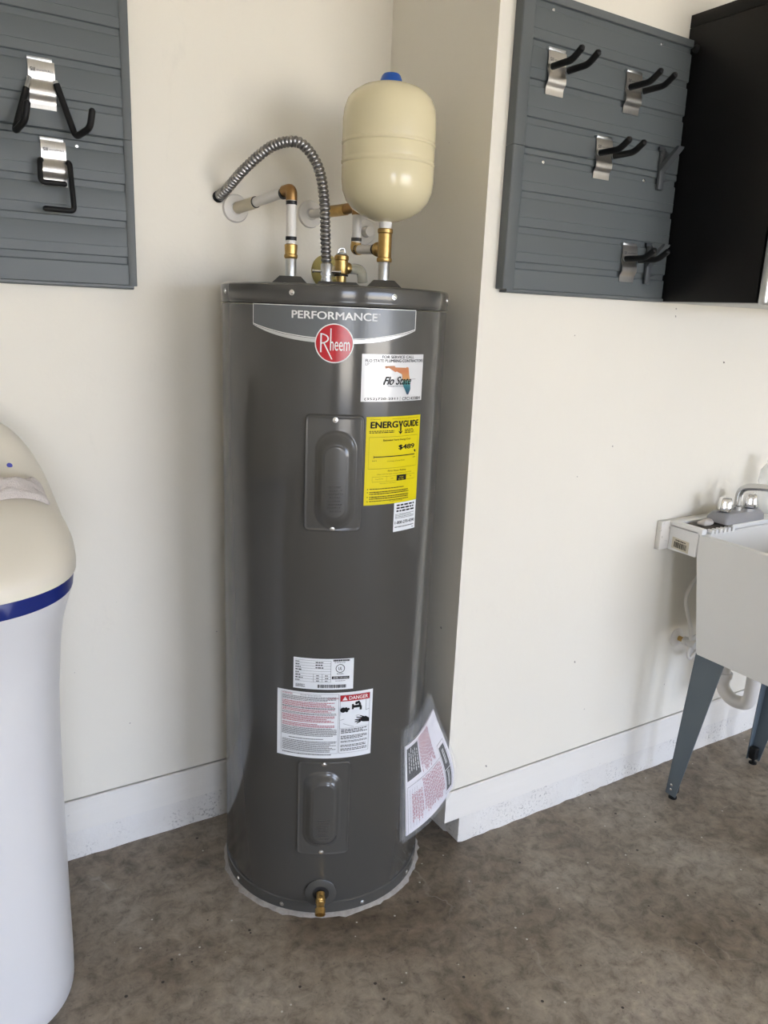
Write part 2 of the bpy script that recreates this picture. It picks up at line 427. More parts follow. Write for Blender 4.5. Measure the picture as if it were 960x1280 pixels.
# ------------------------------------------------------------------ the garage
YB, YR, XR = 1.934, 1.494, 1.18        # back wall, nearer right wall, return wall between them
XL, XF, ZC = -2.7, 4.7, 2.75
struct(MB().box((XL-0.1, FRONT_Y-0.15, -0.12), (XF+0.1, YB+0.1, 0)).obj('floor', 'worn_concrete', smooth=0))
struct(MB().box((XL-0.1, FRONT_Y-0.15, ZC), (XF+0.1, YB+0.1, ZC+0.1)).obj('ceiling', 'ceiling_paint', smooth=0))
struct(MB().box((XL, YB, 0.18), (XR+0.12, YB+0.1, ZC)).obj('wall_back', 'wall_paint', smooth=0))
struct(MB().box((XR, YR+0.1, 0.18), (XR+0.12, YB, ZC)).obj('wall_return', 'wall_paint', smooth=0))
struct(MB().box((XR, YR, 0.18), (XF, YR+0.1, ZC)).obj('wall_right', 'wall_paint', smooth=0))
struct(MB().box((XL-0.1, FRONT_Y, 0), (XL, YB, ZC)).obj('wall_left', 'wall_paint', smooth=0))
struct(MB().box((XF, FRONT_Y, 0), (XF+0.1, YR, ZC)).obj('wall_side', 'wall_paint', smooth=0))
fw = MB()
for a, b in ((XL, DOORS[0][0]), (DOORS[0][1], DOORS[1][0]), (DOORS[1][1], XF)): fw.box((a, FRONT_Y-0.15, 0), (b, FRONT_Y, ZC))
for a, b in DOORS: fw.box((a, FRONT_Y-0.15, DOOR_H), (b, FRONT_Y, ZC))
struct(fw.obj('wall_front', 'wall_paint', smooth=0))
struct(MB().box((-40, -60, -0.2), (40, FRONT_Y-0.15, -0.03)).obj('driveway', 'driveway_concrete', smooth=0))
# baseboards: a plank with an open joint above it, painted slab edge below
def board_profile(y): return [(y-0.003, 0.083), (y-0.003, 0.171), (y, 0.1745), (y+0.012, 0.1745), (y+0.012, 0.181), (y+0.09, 0.181), (y+0.09, 0.083)]
struct(MB().prism(board_profile(YB), 0, XL, XR).obj('baseboard_back', 'baseboard_paint', smooth=20))
struct(MB().prism(board_profile(YR), 0, XR, XF).obj('baseboard_right', 'baseboard_paint', smooth=20))
struct(MB().prism([(XR-0.001, 0.083), (XR-0.001, 0.171), (XR+0.002, 0.1745), (XR+0.012, 0.1745), (XR+0.012, 0.181), (XR+0.1, 0.181), (XR+0.1, 0.083)], 1, YR+0.09, YB).obj('baseboard_return', 'baseboard_paint', smooth=20))
def rough_block(name, a, b, step=0.02, amp=0.004, seed=1):
    """painted slab edge with a chipped, uneven face"""
    bm = bmesh.new(); bmesh.ops.create_cube(bm, size=1)
    c = [(a[i]+b[i])/2 for i in range(3)]; d = [b[i]-a[i] for i in range(3)]
    for v in bm.verts: v.co = Vector((c[0]+v.co.x*d[0], c[1]+v.co.y*d[1], c[2]+v.co.z*d[2]))
    bmesh.ops.bevel(bm, geom=[e for e in bm.edges if e.calc_length() < 0.3], offset=0.012, segments=2, affect='EDGES', profile=0.5)
    L = max(d); ax = d.index(L); n = int(L/0.03)
    for k in range(1, n):
        co = [0, 0, 0]; no = [0, 0, 0]; co[ax] = a[ax]+L*k/n; no[ax] = 1
        bmesh.ops.bisect_plane(bm, geom=list(bm.verts)+list(bm.edges)+list(bm.faces), plane_co=co, plane_no=no)
    rd = random.Random(seed)
    for v in bm.verts: v.co += Vector((rd.uniform(-amp, amp)*0.6, rd.uniform(-amp, amp)*0.6, 0))
    m = MB(); bm.verts.index_update(); m.add([v.co[:] for v in bm.verts], [[v.index for v in f.verts] for f in bm.faces]); bm.free()
    return struct(m.obj(name, 'painted_concrete', smooth=50))
rough_block('trim_1', (XL, YB-0.002, 0), (XR+0.06, YB+0.09, 0.084), seed=1)
rough_block('trim_2', (XR+0.052, YR-0.002, 0), (XF, YR+0.09, 0.084), seed=2)
rough_block('trim_3', (XR+0.05, YR+0.05, 0), (XR+0.12, YB, 0.084), seed=3)

# ------------------------------------------------------------------ water heater
HC = Vector((0.890, 1.665, 0)); HR = 0.2587; HT = 1.500
F0 = math.atan2(-HC.y, -HC.x)
FRONT = Vector((math.cos(F0), math.sin(F0), 0)); SIDE = Vector((-FRONT.y, FRONT.x, 0))
def hp(u, z, w=0.0):
    a = F0+u/HR; return (HC.x+(HR+w)*math.cos(a), HC.y+(HR+w)*math.sin(a), z)
def deg(p): return HR*math.radians(p)
heater = thing('water_heater', 'tall dark grey cylindrical electric water heater standing in the wall corner', 'water heater', (HC.x, HC.y, 0))
# jacket with its rolled joints
prof = [(HR-0.006, 0.003), (HR+0.001, 0.006), (HR+0.0015, 0.036), (HR-0.001, 0.0385), (HR-0.001, 0.040), (HR, 0.042), (HR, 1.455)]
MB().lathe(prof, HC, n=160).obj('jacket', 'grey_enamel', heater)
MB().lathe([(HR-0.001, 1.4585), (HR+0.0018, 1.4592), (HR+0.0026, 1.4612), (HR+0.0014, 1.4640), (HR+0.0014, 1.4680), (HR+0.0024, 1.4720), (HR+0.0028, 1.4900), (HR+0.0018, 1.4960), (HR-0.0015, 1.4990), (HR-0.006, HT), (0.02, HT)], HC, n=160).obj('top_lid', 'grey_enamel', heater)
def screw_at(u, z, w=0.0, r=0.0042, parent=heater):
    p = Vector(hp(u, z, w)); ax = (Vector(hp(u, z, 1))-Vector(hp(u, z, 0)))
    return MB().lathe([(r*1.35, 0), (r*1.35, 0.0008), (r, 0.001), (r*0.9, 0.0026), (r*0.4, 0.0034), (0.0004, 0.0035)], p, ax, 14).obj('screw', 'zinc_screw', parent)
for d in (-66, -19.7, 27.5, 74): screw_at(deg(d), 1.481, 0.0022)
for d in (-55, -21.6, 23.6, 60): screw_at(deg(d), 0.020, 0.001)
# name plate
name_plate = Print(hp, 0.0008)
UM = deg(41)
def nbot(u): return 1.416-0.024*(1-(u/UM)**2)
us = [-UM+2*UM*k/48 for k in range(49)]
name_plate.strip([(u, 1.457) for u in us], [(u, nbot(u)) for u in us])
npl = name_plate.obj('name_plate', 'name_plate_grey', heater)
bd = Print(hp, 0.0011)
bd.strip([(u, 1.457) for u in us], [(u, 1.4555) for u in us])
bd.strip([(u, nbot(u)+0.002) for u in us], [(u, nbot(u)+0.0003) for u in us])
bd.rect(-UM, -UM+0.0015, 1.416, 1.457); bd.rect(UM-0.0015, UM, 1.416, 1.457)
bd.obj('border', 'print_white', npl)
sh = Print(hp, 0.0009); sh.strip([(u, nbot(u)-0.0006) for u in us], [(u, nbot(u)-0.0006-0.0065*(1-(abs(u)/UM)**4)-0.001) for u in us])
sh.obj('lower_border', 'print_silver', npl)
tx = Print(hp, 0.0012); tx.text('PERFORMANCE', deg(-19.6), deg(19.4), 1.4315, 1.4465, 0.022); tx.text('TM', deg(19.8), deg(20.8), 1.4435, 1.4462)
tx.obj('lettering', 'print_white', npl)
# round red badge
bc = Print(hp, 0.0014)
bc.disc(0, 1.3845, 0.0385, 60)
badge = bc.obj('brand_badge', 'logo_red', heater)
rg = Print(hp, 0.0019); rg.ring(0, 1.3845, 0.0395, 0.0022, 60); rg.obj('badge_rim', 'print_white', badge)
lt = Print(hp, 0.0019)
lt.rect(-0.0285, -0.0255, 1.366, 1.404)
lt.strip([(-0.0285+0.0175*math.sin(a), 1.404-0.0105+0.0105*math.cos(a)) for a in [PI*k/14 for k in range(15)]],
         [(-0.0285+0.0145*math.sin(a), 1.404-0.0105+0.0082*math.cos(a)) for a in [PI*k/14 for k in range(15)]])
lt.poly([(-0.022, 1.384), (-0.019, 1.384), (-0.0030, 1.3525), (-0.0055, 1.3525)])
lt.rect(-0.0085, -0.0062, 1.370, 1.414)
lt.text('heem', -0.0085, 0.0315, 1.370, 1.397, 0.0)
lt.obj('lettering', 'print_white', badge)

# covers: pressed plates as raised relief over the jacket
def sd_rrect(u, v, cu, cv, hu, hv, r):
    qx = abs(u-cu)-hu+r; qy = abs(v-cv)-hv+r
    return math.hypot(max(qx, 0), max(qy, 0))+min(max(qx, qy), 0)-r
def sstep(a, b, x):
    t = min(max((x-a)/(b-a), 0), 1); return t*t*(3-2*t)
def cover(cu, u_h, v0, v1, inner, outer):
    cv, hv = (v0+v1)/2, (v1-v0)/2
    m = MB(); nu, nv = 84, 150; pad = 0.001
    vs = []; idx = {}
    for j in range(nv+1):
        for i in range(nu+1):
            u = cu-u_h-pad+(2*u_h+2*pad)*i/nu; v = v0-pad+(v1-v0+2*pad)*j/nv
            d = sd_rrect(u, v, cu, cv, u_h, hv, 0.014)
            w = -0.001+0.0055*(1-sstep(-0.004, 0.0, d)) + 0.0012*sstep(-0.009, -0.005, d)*(1-sstep(-0.005, -0.001, d))
            di = sd_rrect(u, v, *inner); do = sd_rrect(u, v, *outer)
            if do < 0.004: 
                t = 1-sstep(-0.0015, 0.0035, do)*1.0
                ramp_t = sstep(0, 1, (-do)/max(1e-6, (-do)+max(di, 0))) if di > 0 else 1.0
                w += 0.0025*t + 0.0105*ramp_t*(do < 0)
            if di < 0: w += 0.0015*sstep(0.0, 0.003, -di)
            vs.append(hp(u, v, w))
    fs = [(j*(nu+1)+i, j*(nu+1)+i+1, (j+1)*(nu+1)+i+1, (j+1)*(nu+1)+i) for j in range(nv) for i in range(nu)]
    m.add(vs, fs)
    o = m.obj('access_cover', 'cover_enamel', heater, smooth=60, normals=False)
    return o
def embossed(parent, cu, v0, v1, hw, w):
    e = MB(); rows = 8; h = (v1-v0)/rows
    for i in range(rows):
        u = cu-hw*random.uniform(0.6, 1); end = cu+hw*random.uniform(0.6, 1); v = v1-(i+0.5)*h
        while u < end:
            L = random.uniform(0.0022, 0.0045)
            a = [hp(u, v-h*0.26, w-0.001), hp(u+L, v-h*0.26, w-0.001), hp(u+L, v+h*0.26, w-0.001), hp(u, v+h*0.26, w-0.001)]
            b = [hp(u+0.0006, v-h*0.14, w+0.0007), hp(u+L-0.0006, v-h*0.14, w+0.0007), hp(u+L-0.0006, v+h*0.14, w+0.0007), hp(u+0.0006, v+h*0.14, w+0.0007)]
            e.loft([a, b], False, True); u += L+0.0012
    return e.obj('embossed_text', 'cover_enamel', parent, smooth=0)
cv1 = cover(deg(1.2), deg(14.2), 0.985, 1.241, (deg(1.8), 1.098, 0.0235, 0.079, 0.0235), (deg(2.0), 1.100, 0.040, 0.104, 0.040))
embossed(cv1, deg(1.8), 1.032, 1.092, 0.016, 0.0196)
screw_at(deg(1.3), 1.229, 0.0045, parent=cv1); screw_at(deg(1.2), 0.995, 0.0045, parent=cv1)
cv2 = cover(deg(0.3), deg(14.3), 0.174, 0.431, (deg(0.4), 0.300, 0.0255, 0.078, 0.022), (deg(-0.5), 0.302, 0.041, 0.098, 0.034))
embossed(cv2, deg(0.2), 0.228, 0.286, 0.015, 0.0196)
screw_at(deg(0.2), 0.423, 0.0045, parent=cv2); screw_at(deg(-0.3), 0.185, 0.0045, parent=cv2)

# drain valve
dv0 = Vector(hp(0, 0.066, 0)); 
plate = MB().lathe([(0.0385, -0.004), (0.0385, 0.002), (0.037, 0.003), (0.020, 0.0034), (0.0185, 0.001), (0.0185, -0.004)], dv0, FRONT, 40, caps=False).obj('drain_rosette', 'cover_enamel', heater)
MB().lathe([(0.0188, -0.002), (0.0188, 0.0015), (0.001, 0.0016)], dv0, FRONT, 30).obj('drain_hole', 'black_bore', heater)
drop = (FRONT*0.90+Vector((0, 0, -0.44))).normalized()
dvalve = MB().lathe([(0.0105, -0.002), (0.0105, 0.012), (0.012, 0.013), (0.012, 0.022), (0.010, 0.024), (0.010, 0.034), (0.0125, 0.036), (0.0125, 0.050), (0.0095, 0.051), (0.0090, 0.044), (0.001, 0.043)], dv0+FRONT*0.004, drop, 22).obj('drain_valve', 'brass', heater)
MB().lathe([(0.0065, 0), (0.0065, 0.006), (0.004, 0.008), (0.001, 0.0082)], dv0+drop*0.022+Vector((0, 0, 0.008)), (FRONT*0.4+Vector((0, 0, 1))), 12).obj('valve_stem', 'brass', dvalve)

# stickers
def sticker(name, m, p0, p1, z0, z1, w=0.0009, nu=20):
    s = Print(hp, w); s.rect(deg(p0), deg(p1), z0, z1, nu); return s.obj(name, m, heater)
def P2(p0, p1, z0, z1, w):
    u0, u1 = deg(p0), deg(p1)
    return Print(lambda a, b, ww: hp(u0+(u1-u0)*a, z0+(z1-z0)*b, ww), w)
# service sticker
sv = sticker('service_sticker', 'foil_white', 12.8, 48.0, 1.2675, 1.3655); sv['label'] = 'silvery white plumber service sticker with a Florida map'
t = P2(12.8, 48.0, 1.2675, 1.3655, 0.0013)
t.text('FOR SERVICE CALL', 0.28, 0.80, 0.915, 0.975, 0.02); t.text('FLO STATE PLUMBING CONTRACTORS', 0.05, 0.985, 0.835, 0.895, 0.02); t.text('LP', 0.05, 0.10, 0.765, 0.815)
t.text('(352)720-2311', 0.05, 0.545, 0.02, 0.085, 0.02); t.rect(0.580, 0.585, 0.01, 0.10); t.text('CFC1433804', 0.62, 0.965, 0.02, 0.085, 0.02)
t.obj('lettering', 'print_black', sv)
fl = P2(12.8, 48.0, 1.2675, 1.3655, 0.0018)
FL = [(360, 225), (460, 222), (470, 240), (590, 245), (600, 235), (620, 245), (630, 330), (650, 420), (655, 500), (630, 565), (610, 560), (590, 510), (565, 460), (575, 400), (545, 320), (500, 280), (470, 295), (440, 265), (400, 245), (365, 255)]
pts = [((x-140)/680.0, 1-(y-90)/550.0) for x, y in FL]
bmf = bmesh.new(); fv = [bmf.verts.new(fl.fn(u, v, fl.w)) for u, v in reversed(pts)]; bmf.faces.new(fv); bmesh.ops.triangulate(bmf, faces=list(bmf.faces))
bmf.verts.index_update(); fl.m.add([v.co[:] for v in bmf.verts], [[v.index for v in f.verts] for f in bmf.faces]); bmf.free()
fl.obj('state_map', 'print_sunset', sv)
t = P2(12.8, 48.0, 1.2675, 1.3655, 0.0023); t.text('Flo State', 0.31, 0.76, 0.36, 0.53, 0.02, 0.45); t.rect(0.72, 0.84, 0.468, 0.474); t.text('Plumbing Contractors', 0.38, 0.62, 0.31, 0.345)
t.obj('script_lettering', 'print_black', sv)
# energy guide
eg = sticker('energy_label', 'energy_yellow', 16.0, 48.1, 1.0435, 1.2355, 0.0007); eg['label'] = 'bright yellow energy guide label'
t = P2(16.0, 48.1, 1.0435, 1.2355, 0.0011)
t.text('ENERG', 0.07, 0.52, 0.875, 0.945, 0.045); t.text('GUIDE', 0.63, 0.95, 0.875, 0.945, 0.045)
t.poly([(0.535, 0.945), (0.565, 0.945), (0.580, 0.905), (0.596, 0.945), (0.626, 0.945), (0.594, 0.885), (0.567, 0.885)])
t.rect(0.567, 0.594, 0.83, 0.885); t.poly([(0.535, 0.835), (0.58, 0.795), (0.627, 0.835), (0.58, 0.823)])
t.text('U.S. Government', 0.06, 0.22, 0.968, 0.980); t.text('Federal law prohibits removal of this label before consumer purchase', 0.42, 0.96, 0.968, 0.980)
t.lines(0.05, 0.47, 0.815, 0.85, 2, 0.5, 0.05, 0.2); t.lines(0.66, 0.86, 0.80, 0.855, 3, 0.5, 0.1, 0.3)
t.rect(0.05, 0.95, 0.772, 0.7745, 8); t.rect(0.05, 0.052, 0.415, 0.772); t.rect(0.948, 0.95, 0.415, 0.772); t.rect(0.05, 0.95, 0.415, 0.4175, 8)
t.text('Estimated Yearly Energy Cost', 0.28, 0.79, 0.720, 0.747, 0.014)
t.text('$489', 0.56, 0.88, 0.615, 0.675, 0.035); t.poly([(0.87, 0.600), (0.91, 0.570), (0.92, 0.572), (0.915, 0.605)])
t.rect(0.13, 0.90, 0.545, 0.556, 10); t.rect(0.13, 0.138, 0.535, 0.566)
t.text('$473', 0.11, 0.18, 0.500, 0.514); t.text('$489', 0.86, 0.92, 0.508, 0.522); t.text('Cost Range of Similar Models', 0.36, 0.69, 0.487, 0.502)
t.text('First Hour Rating', 0.38, 0.72, 0.370, 0.394, 0.014); t.text('(How much hot water you get in the first hour of use)', 0.20, 0.84, 0.343, 0.358)
t.frame(0.12, 0.92, 0.265, 0.325, 0.002); t.rect(0.36, 0.3625, 0.265, 0.325); t.rect(0.545, 0.735, 0.262, 0.328, 4); t.text('Very Small', 0.17, 0.30, 0.29, 0.303); t.text('Low', 0.44, 0.48, 0.29, 0.303); t.text('High', 0.81, 0.85, 0.29, 0.303)
t.text('Capacity (first hour rating): 63 gallons', 0.24, 0.54, 0.238, 0.250)
for k, (v, n) in enumerate(((0.185, 1), (0.150, 2), (0.095, 2), (0.045, 1))):
    t.rect(0.045, 0.062, v-0.006, v+0.004); t.lines(0.085, 0.80, v-0.010-0.024*(n-1), v+0.010, n, 0.5, 0.02, 0.07, 0.4)
t.text('ftc.gov/energy', 0.43, 0.68, 0.022, 0.038)
t.obj('lettering', 'print_black', eg)
t = P2(16.0, 48.1, 1.0435, 1.2355, 0.0015); t.text('Medium', 0.60, 0.68, 0.297, 0.312); t.text('63 Gal', 0.58, 0.68, 0.272, 0.287); t.obj('box_lettering', 'energy_yellow', eg)
# small white sticker below it
sm = sticker('phone_sticker', 'label_white', 32.8, 48.0, 0.977, 1.0432, 0.0007, 10); sm['label'] = 'small white notice sticker with a phone number'
t = P2(32.8, 48.0, 0.977, 1.0432, 0.0011)
t.lines(0.10, 0.95, 0.66, 0.96, 3, 0.55, 0.08, 0.22, 0.1); t.lines(0.06, 0.92, 0.44, 0.62, 4, 0.35, 0.04, 0.12, 0.2); t.text('1-800-270-4290', 0.06, 0.94, 0.26, 0.36, 0.03); t.lines(0.06, 0.92, 0.12, 0.19, 1, 0.4, 0.04, 0.12); t.rect(0.82, 0.92, 0.06, 0.08)
t.obj('lettering', 'print_black', sm)
# rating plate
rp = sticker('rating_plate', 'label_white', -16.6, 13.9, 0.612, 0.688, 0.0009, 18); rp['label'] = 'white rating plate with table and barcode'
t = P2(-16.6, 13.9, 0.612, 0.688, 0.0013)
for v in (0.93, 0.845, 0.76, 0.675, 0.59, 0.50, 0.415, 0.33, 0.245): t.rect(0.03, 0.62, v, v+0.006, 8)
t.rect(0.62, 0.624, 0.245, 0.93); t.rect(0.335, 0.339, 0.245, 0.50); t.rect(0.48, 0.484, 0.245, 0.50)
for k in range(8):
    v = 0.865-0.0855*k; t.lines(0.035, 0.10+0.07*random.random(), v-0.005, v+0.035, 1, 0.8, 0.2, 0.5)
for k in range(3): v = 0.865-0.0855*k; t.lines(0.37, 0.50, v-0.005, v+0.035, 1, 0.8, 0.15, 0.4)
for k in range(3):
    v = 0.437-0.0855*k; t.lines(0.385, 0.43, v-0.005, v+0.035, 1, 0.8, 0.3, 0.6); t.lines(0.53, 0.58, v-0.005, v+0.035, 1, 0.8, 0.3, 0.6)
t.lines(0.04, 0.20, 0.05, 0.16, 4, 0.5, 0.05, 0.2)
u = 0.41
while u < 0.88:
    L = random.choice((0.004, 0.007, 0.011)); t.rect(u, u+L, 0.055, 0.165); u += L+random.choice((0.004, 0.006, 0.009))
t.lines(0.66, 0.93, 0.91, 0.985, 1, 0.8, 0.03, 0.08, 0); t.lines(0.68, 0.86, 0.865, 0.89, 1, 0.6, 0.1, 0.2)
t.lines(0.72, 0.84, 0.50, 0.535, 2, 0.6, 0.1, 0.3); t.rect(0.64, 0.93, 0.345, 0.435, 6); t.lines(0.70, 0.86, 0.275, 0.30, 1, 0.6, 0.1, 0.2)
t.text('UL', 0.745, 0.805, 0.64, 0.74, 0.02)
t.obj('lettering', 'print_black', rp)
t = Print(hp, 0.0013); t.ring(deg(-16.6+30.5*0.775), 0.612+0.076*0.69, 0.0105, 0.0015, 30); t.obj('round_mark', 'print_black', rp)
t = P2(-16.6, 13.9, 0.612, 0.688, 0.0017); t.text('AHRI', 0.66, 0.745, 0.365, 0.415, 0.02); t.text('CERTIFIED', 0.76, 0.91, 0.37, 0.41); t.obj('mark_lettering', 'print_white', rp)
# danger label
dl = sticker('danger_label', 'label_white', -25.2, 24.9, 0.436, 0.604, 0.0009, 26); dl['label'] = 'large white safety label with a red danger heading'
D = lambda w: P2(-25.2, 24.9, 0.436, 0.604, w)
t = D(0.0013); t.rect(0.655, 0.965, 0.865, 0.955, 8); t.obj('danger_bar', 'print_red', dl)
t = D(0.0017); t.text('DANGER', 0.745, 0.945, 0.885, 0.938, 0.02); t.poly([(0.675, 0.882), (0.728, 0.882), (0.702, 0.942)]); t.obj('danger_lettering', 'print_white', dl)
t = D(0.0013)
t.text('WARNING', 0.055, 0.165, 0.945, 0.968, 0.01); t.text('CAUTION', 0.525, 0.635, 0.900, 0.925, 0.01)
for v0, v1, n in ((0.775, 0.855, 4), (0.695, 0.745, 3), (0.545, 0.650, 5), (0.47, 0.53, 3)): t.lines(0.055, 0.60, v0, v1, n, 0.55, 0.012, 0.05, 0.35)
t.poly([(0.875, 0.585), (0.92, 0.575), (0.935, 0.545), (0.89, 0.535), (0.86, 0.56)])
t.obj('red_print', 'print_pink', dl)
t = D(0.0013)
t.lines(0.055, 0.61, 0.865, 0.935, 4, 0.5, 0.012, 0.05); t.lines(0.055, 0.61, 0.745, 0.775, 1, 0.5, 0.012, 0.05); t.lines(0.055, 0.62, 0.655, 0.69, 2, 0.5, 0.012, 0.05)
t.lines(0.055, 0.625, 0.335, 0.465, 7, 0.5, 0.010, 0.045, 0.15); t.lines(0.13, 0.60, 0.285, 0.305, 1, 0.6, 0.012, 0.05); t.lines(0.06, 0.625, 0.09, 0.265, 9, 0.5, 0.010, 0.045, 0.15); t.lines(0.06, 0.625, 0.045, 0.068, 1, 0.6, 0.012, 0.05)
t.text('READ FIRST BEFORE INSTALLING', 0.25, 0.46, 0.945, 0.962)
t.obj('fine_print', 'print_grey', dl)
t = D(0.0015)
t.frame(0.045, 0.64, 0.075, 0.975, 0.0022); t.frame(0.652, 0.968, 0.075, 0.96, 0.0025)
t.rect(0.652, 0.968, 0.455, 0.4575, 6)
def blob(cu, cv, r): t.disc(cu, cv, r, 18, r*0.75)
blob(0.685, 0.735, 0.040); blob(0.715, 0.755, 0.020); blob(0.722, 0.72, 0.022); blob(0.74, 0.745, 0.018)       # handle
blob(0.825, 0.825, 0.022); blob(0.845, 0.835, 0.020); blob(0.858, 0.81, 0.018)
t.rect(0.775, 0.875, 0.755, 0.795, 4); t.rect(0.858, 0.882, 0.715, 0.775); t.poly([(0.775, 0.815), (0.795, 0.815), (0.795, 0.735), (0.775, 0.735)])
t.poly([(0.97, 0.51), (0.97, 0.565), (0.93, 0.605), (0.885, 0.60), (0.865, 0.545), (0.90, 0.525)])                # hand
for a, b, c, d_ in ((0.885, 0.595, 0.825, 0.615), (0.87, 0.58, 0.81, 0.575), (0.866, 0.562, 0.81, 0.545), (0.872, 0.548, 0.83, 0.520), (0.91, 0.605, 0.862, 0.635)):
    t.poly([(a, b), (c, d_), (c+0.002, d_-0.014), (a+0.006, b-0.020)])
t.poly([(0.66, 0.585), (0.86, 0.645), (0.86, 0.641), (0.66, 0.581)]); t.poly([(0.69, 0.530), (0.80, 0.470), (0.80, 0.466), (0.69, 0.526)]); t.rect(0.925, 0.928, 0.70, 0.86); t.poly([(0.925, 0.70), (0.966, 0.715), (0.966, 0.711), (0.925, 0.696)])
for v0, v1, n in ((0.375, 0.445, 3), (0.285, 0.345, 3), (0.235, 0.265, 2), (0.165, 0.205, 2), (0.105, 0.15, 2)): t.lines(0.668, 0.95, v0, v1, n, 0.5, 0.04, 0.14, 0.3)
t.obj('black_print', 'print_black', dl)
# grout bead at the floor
gr = MB(); rings = []
for k in range(120):
    a = 2*PI*k/120; rr = HR+0.006+0.005*random.random()+0.004*(random.random() < 0.2)
    d = Vector((math.cos(a), math.sin(a), 0))
    rings.append([HC+d*(HR-0.01)+Vector((0, 0, 0.0)), HC+d*(HR-0.01)+Vector((0, 0, 0.012)), HC+d*(HR+0.004)+Vector((0, 0, 0.0075)), HC+d*rr])
gr.loft(rings+[rings[0]], False, False, closed=False)
gr.obj('grout_bead', 'floor_grout', heater, smooth=60)
# nipples and collars on the lid
def top(lat, dep, z): p = HC+SIDE*lat+FRONT*dep; return Vector((p.x, p.y, z))
N1, N2 = top(-0.104, 0.0, HT), top(0.110, 0.0, HT)
for n in (N1, N2):
    MB().loft([[n+SIDE*(sx*s_)+FRONT*(sy*s_)+Vector((0, 0, h)) for sx, sy in ((-1, -1), (1, -1), (1, 1), (-1, 1))] for s_, h in ((0.040, 0), (0.040, 0.005), (0.024, 0.021), (0.019, 0.0215))]).obj('pipe_collar', 'collar_plastic', heater)
    MB().lathe([(0.0125, 0.0), (0.0125, 0.056), (0.0118, 0.058)], n+Vector((0, 0, 0.01)), n=22).obj('pipe_nipple', 'galvanised', heater)
jb = top(-0.005, -0.005, HT)
MB().loft([[jb+SIDE*(sx*s_)+FRONT*(sy*s_)+Vector((0, 0, h)) for sx, sy in ((-1, -1), (1.55, -1), (1.55, 1), (-1, 1))] for s_, h in ((0.040, 0), (0.040, 0.004), (0.033, 0.013))]).obj('junction_cover', 'collar_plastic', heater)

# ------------------------------------------------------------------ pipework above the heater
def ring_on(a, b, t, r, m, parent, w=0.008, name='crimp_ring'):
    a, b = Vector(a), Vector(b); d = (b-a).normalized(); c = a+(b-a)*t
    return MB().lathe([(r*0.95, -w/2), (r*1.12, -w/2), (r*1.12, w/2), (r*0.95, w/2)], c, d, 20, caps=False).obj(name, m, parent)
PR = 0.0112
hot = thing('hot_water_pipe', 'white pipe with brass elbow rising from the heater lid, left of the conduit', 'pipe', (N1.x, N1.y, 1.56))
A = N1+Vector((0, 0, 0.075)); B = Vector((N1.x, N1.y, 1.697)); Wp = Vector((0.750, YB, 1.681))
MB().lathe([(0.0135, 0), (0.0155, 0.003), (0.0155, 0.008), (0.0138, 0.010), (0.0145, 0.022), (0.0150, 0.030), (0.0118, 0.032)], N1+Vector((0, 0, 0.060)), n=20).obj('brass_coupling', 'brass', hot)
MB().tube([A+Vector((0, 0, 0.016)), B+Vector((0, 0, -0.012))], PR, 18).obj('riser', 'white_pipe', hot)
ring_on(A+Vector((0, 0, 0.016)), B, 0.12, PR, 'crimp_black', hot); ring_on(A, B, 0.86, PR, 'crimp_black', hot)
E1 = B+Vector((0, 0, 0.008)); dirw = (Wp-E1).normalized()
MB().tube(fillet([E1-Vector((0, 0, 0.020)), E1+Vector((0, 0, 0.004)), E1+dirw*0.028+Vector((0, 0, 0.004))], 0.018, 6), 0.0128, 16).obj('brass_elbow', 'dark_copper', hot)
ring_on(E1, E1+dirw, 0.030, PR, 'crimp_black', hot)
p1, p2 = E1+dirw*0.03+Vector((0, 0, 0.002)), E1+dirw*0.145
MB().tube([p1, p2], PR, 18).obj('back_pipe', 'white_pipe', hot)
ring_on(p1, p2, 0.97, PR*1.05, 'crimp_black', hot, 0.005)
MB().tube([p2-dirw*0.004, Wp+Vector((0, 0.01, 0))], 0.0138, 18).obj('wall_stub', 'aged_pipe', hot)
def flange(parent, c, r=0.034, m='white_pipe', name='wall_flange'):
    return MB().lathe([(r, 0.0), (r, 0.003), (r*0.93, 0.007), (r*0.6, 0.010), (0.015, 0.0115), (0.013, 0.009)], Vector(c), (0, -1, 0), 32).obj(name, m, parent)
flange(hot, (Wp.x, YB, Wp.z), 0.033)
cold = thing('cold_water_pipe', 'brass tee and white pipe looping behind the expansion tank to the wall', 'pipe', (N2.x, N2.y, 1.56))
zt = 1.590
tee = MB().lathe([(0.0165, 0), (0.0175, 0.002), (0.0175, 0.008), (0.0155, 0.010), (0.0155, 0.062), (0.0175, 0.064), (0.0175, 0.071), (0.0160, 0.073)], N2+Vector((0, 0, 0.062)), n=22).obj('brass_tee', 'brass', cold)
C1 = Vector((0.980, 1.734, zt+0.004)); cd = (C1-Vector((N2.x, N2.y, zt))).normalized()
MB().lathe([(0.0145, 0.008), (0.0145, 0.022), (0.0165, 0.024), (0.0165, 0.029), (0.012, 0.031)], Vector((N2.x, N2.y, zt)), cd, 18).obj('tee_branch', 'brass', tee)
MB().tube([Vector((N2.x, N2.y, zt))+cd*0.027, C1], PR*0.95, 16).obj('branch_pipe', 'white_pipe', cold)
ring_on(Vector((N2.x, N2.y, zt))+cd*0.027, C1, 0.12, PR, 'crimp_black', cold, 0.006); ring_on(Vector((N2.x, N2.y, zt)), C1, 0.93, PR, 'crimp_black', cold, 0.006)
C2 = C1+Vector((0, 0, 0.095))
MB().tube(fillet([C1-cd*0.016, C1+cd*0.004, C1+Vector((0, 0, 0.018))], 0.012, 6), 0.0125, 16).obj('elbow', 'brass', cold)
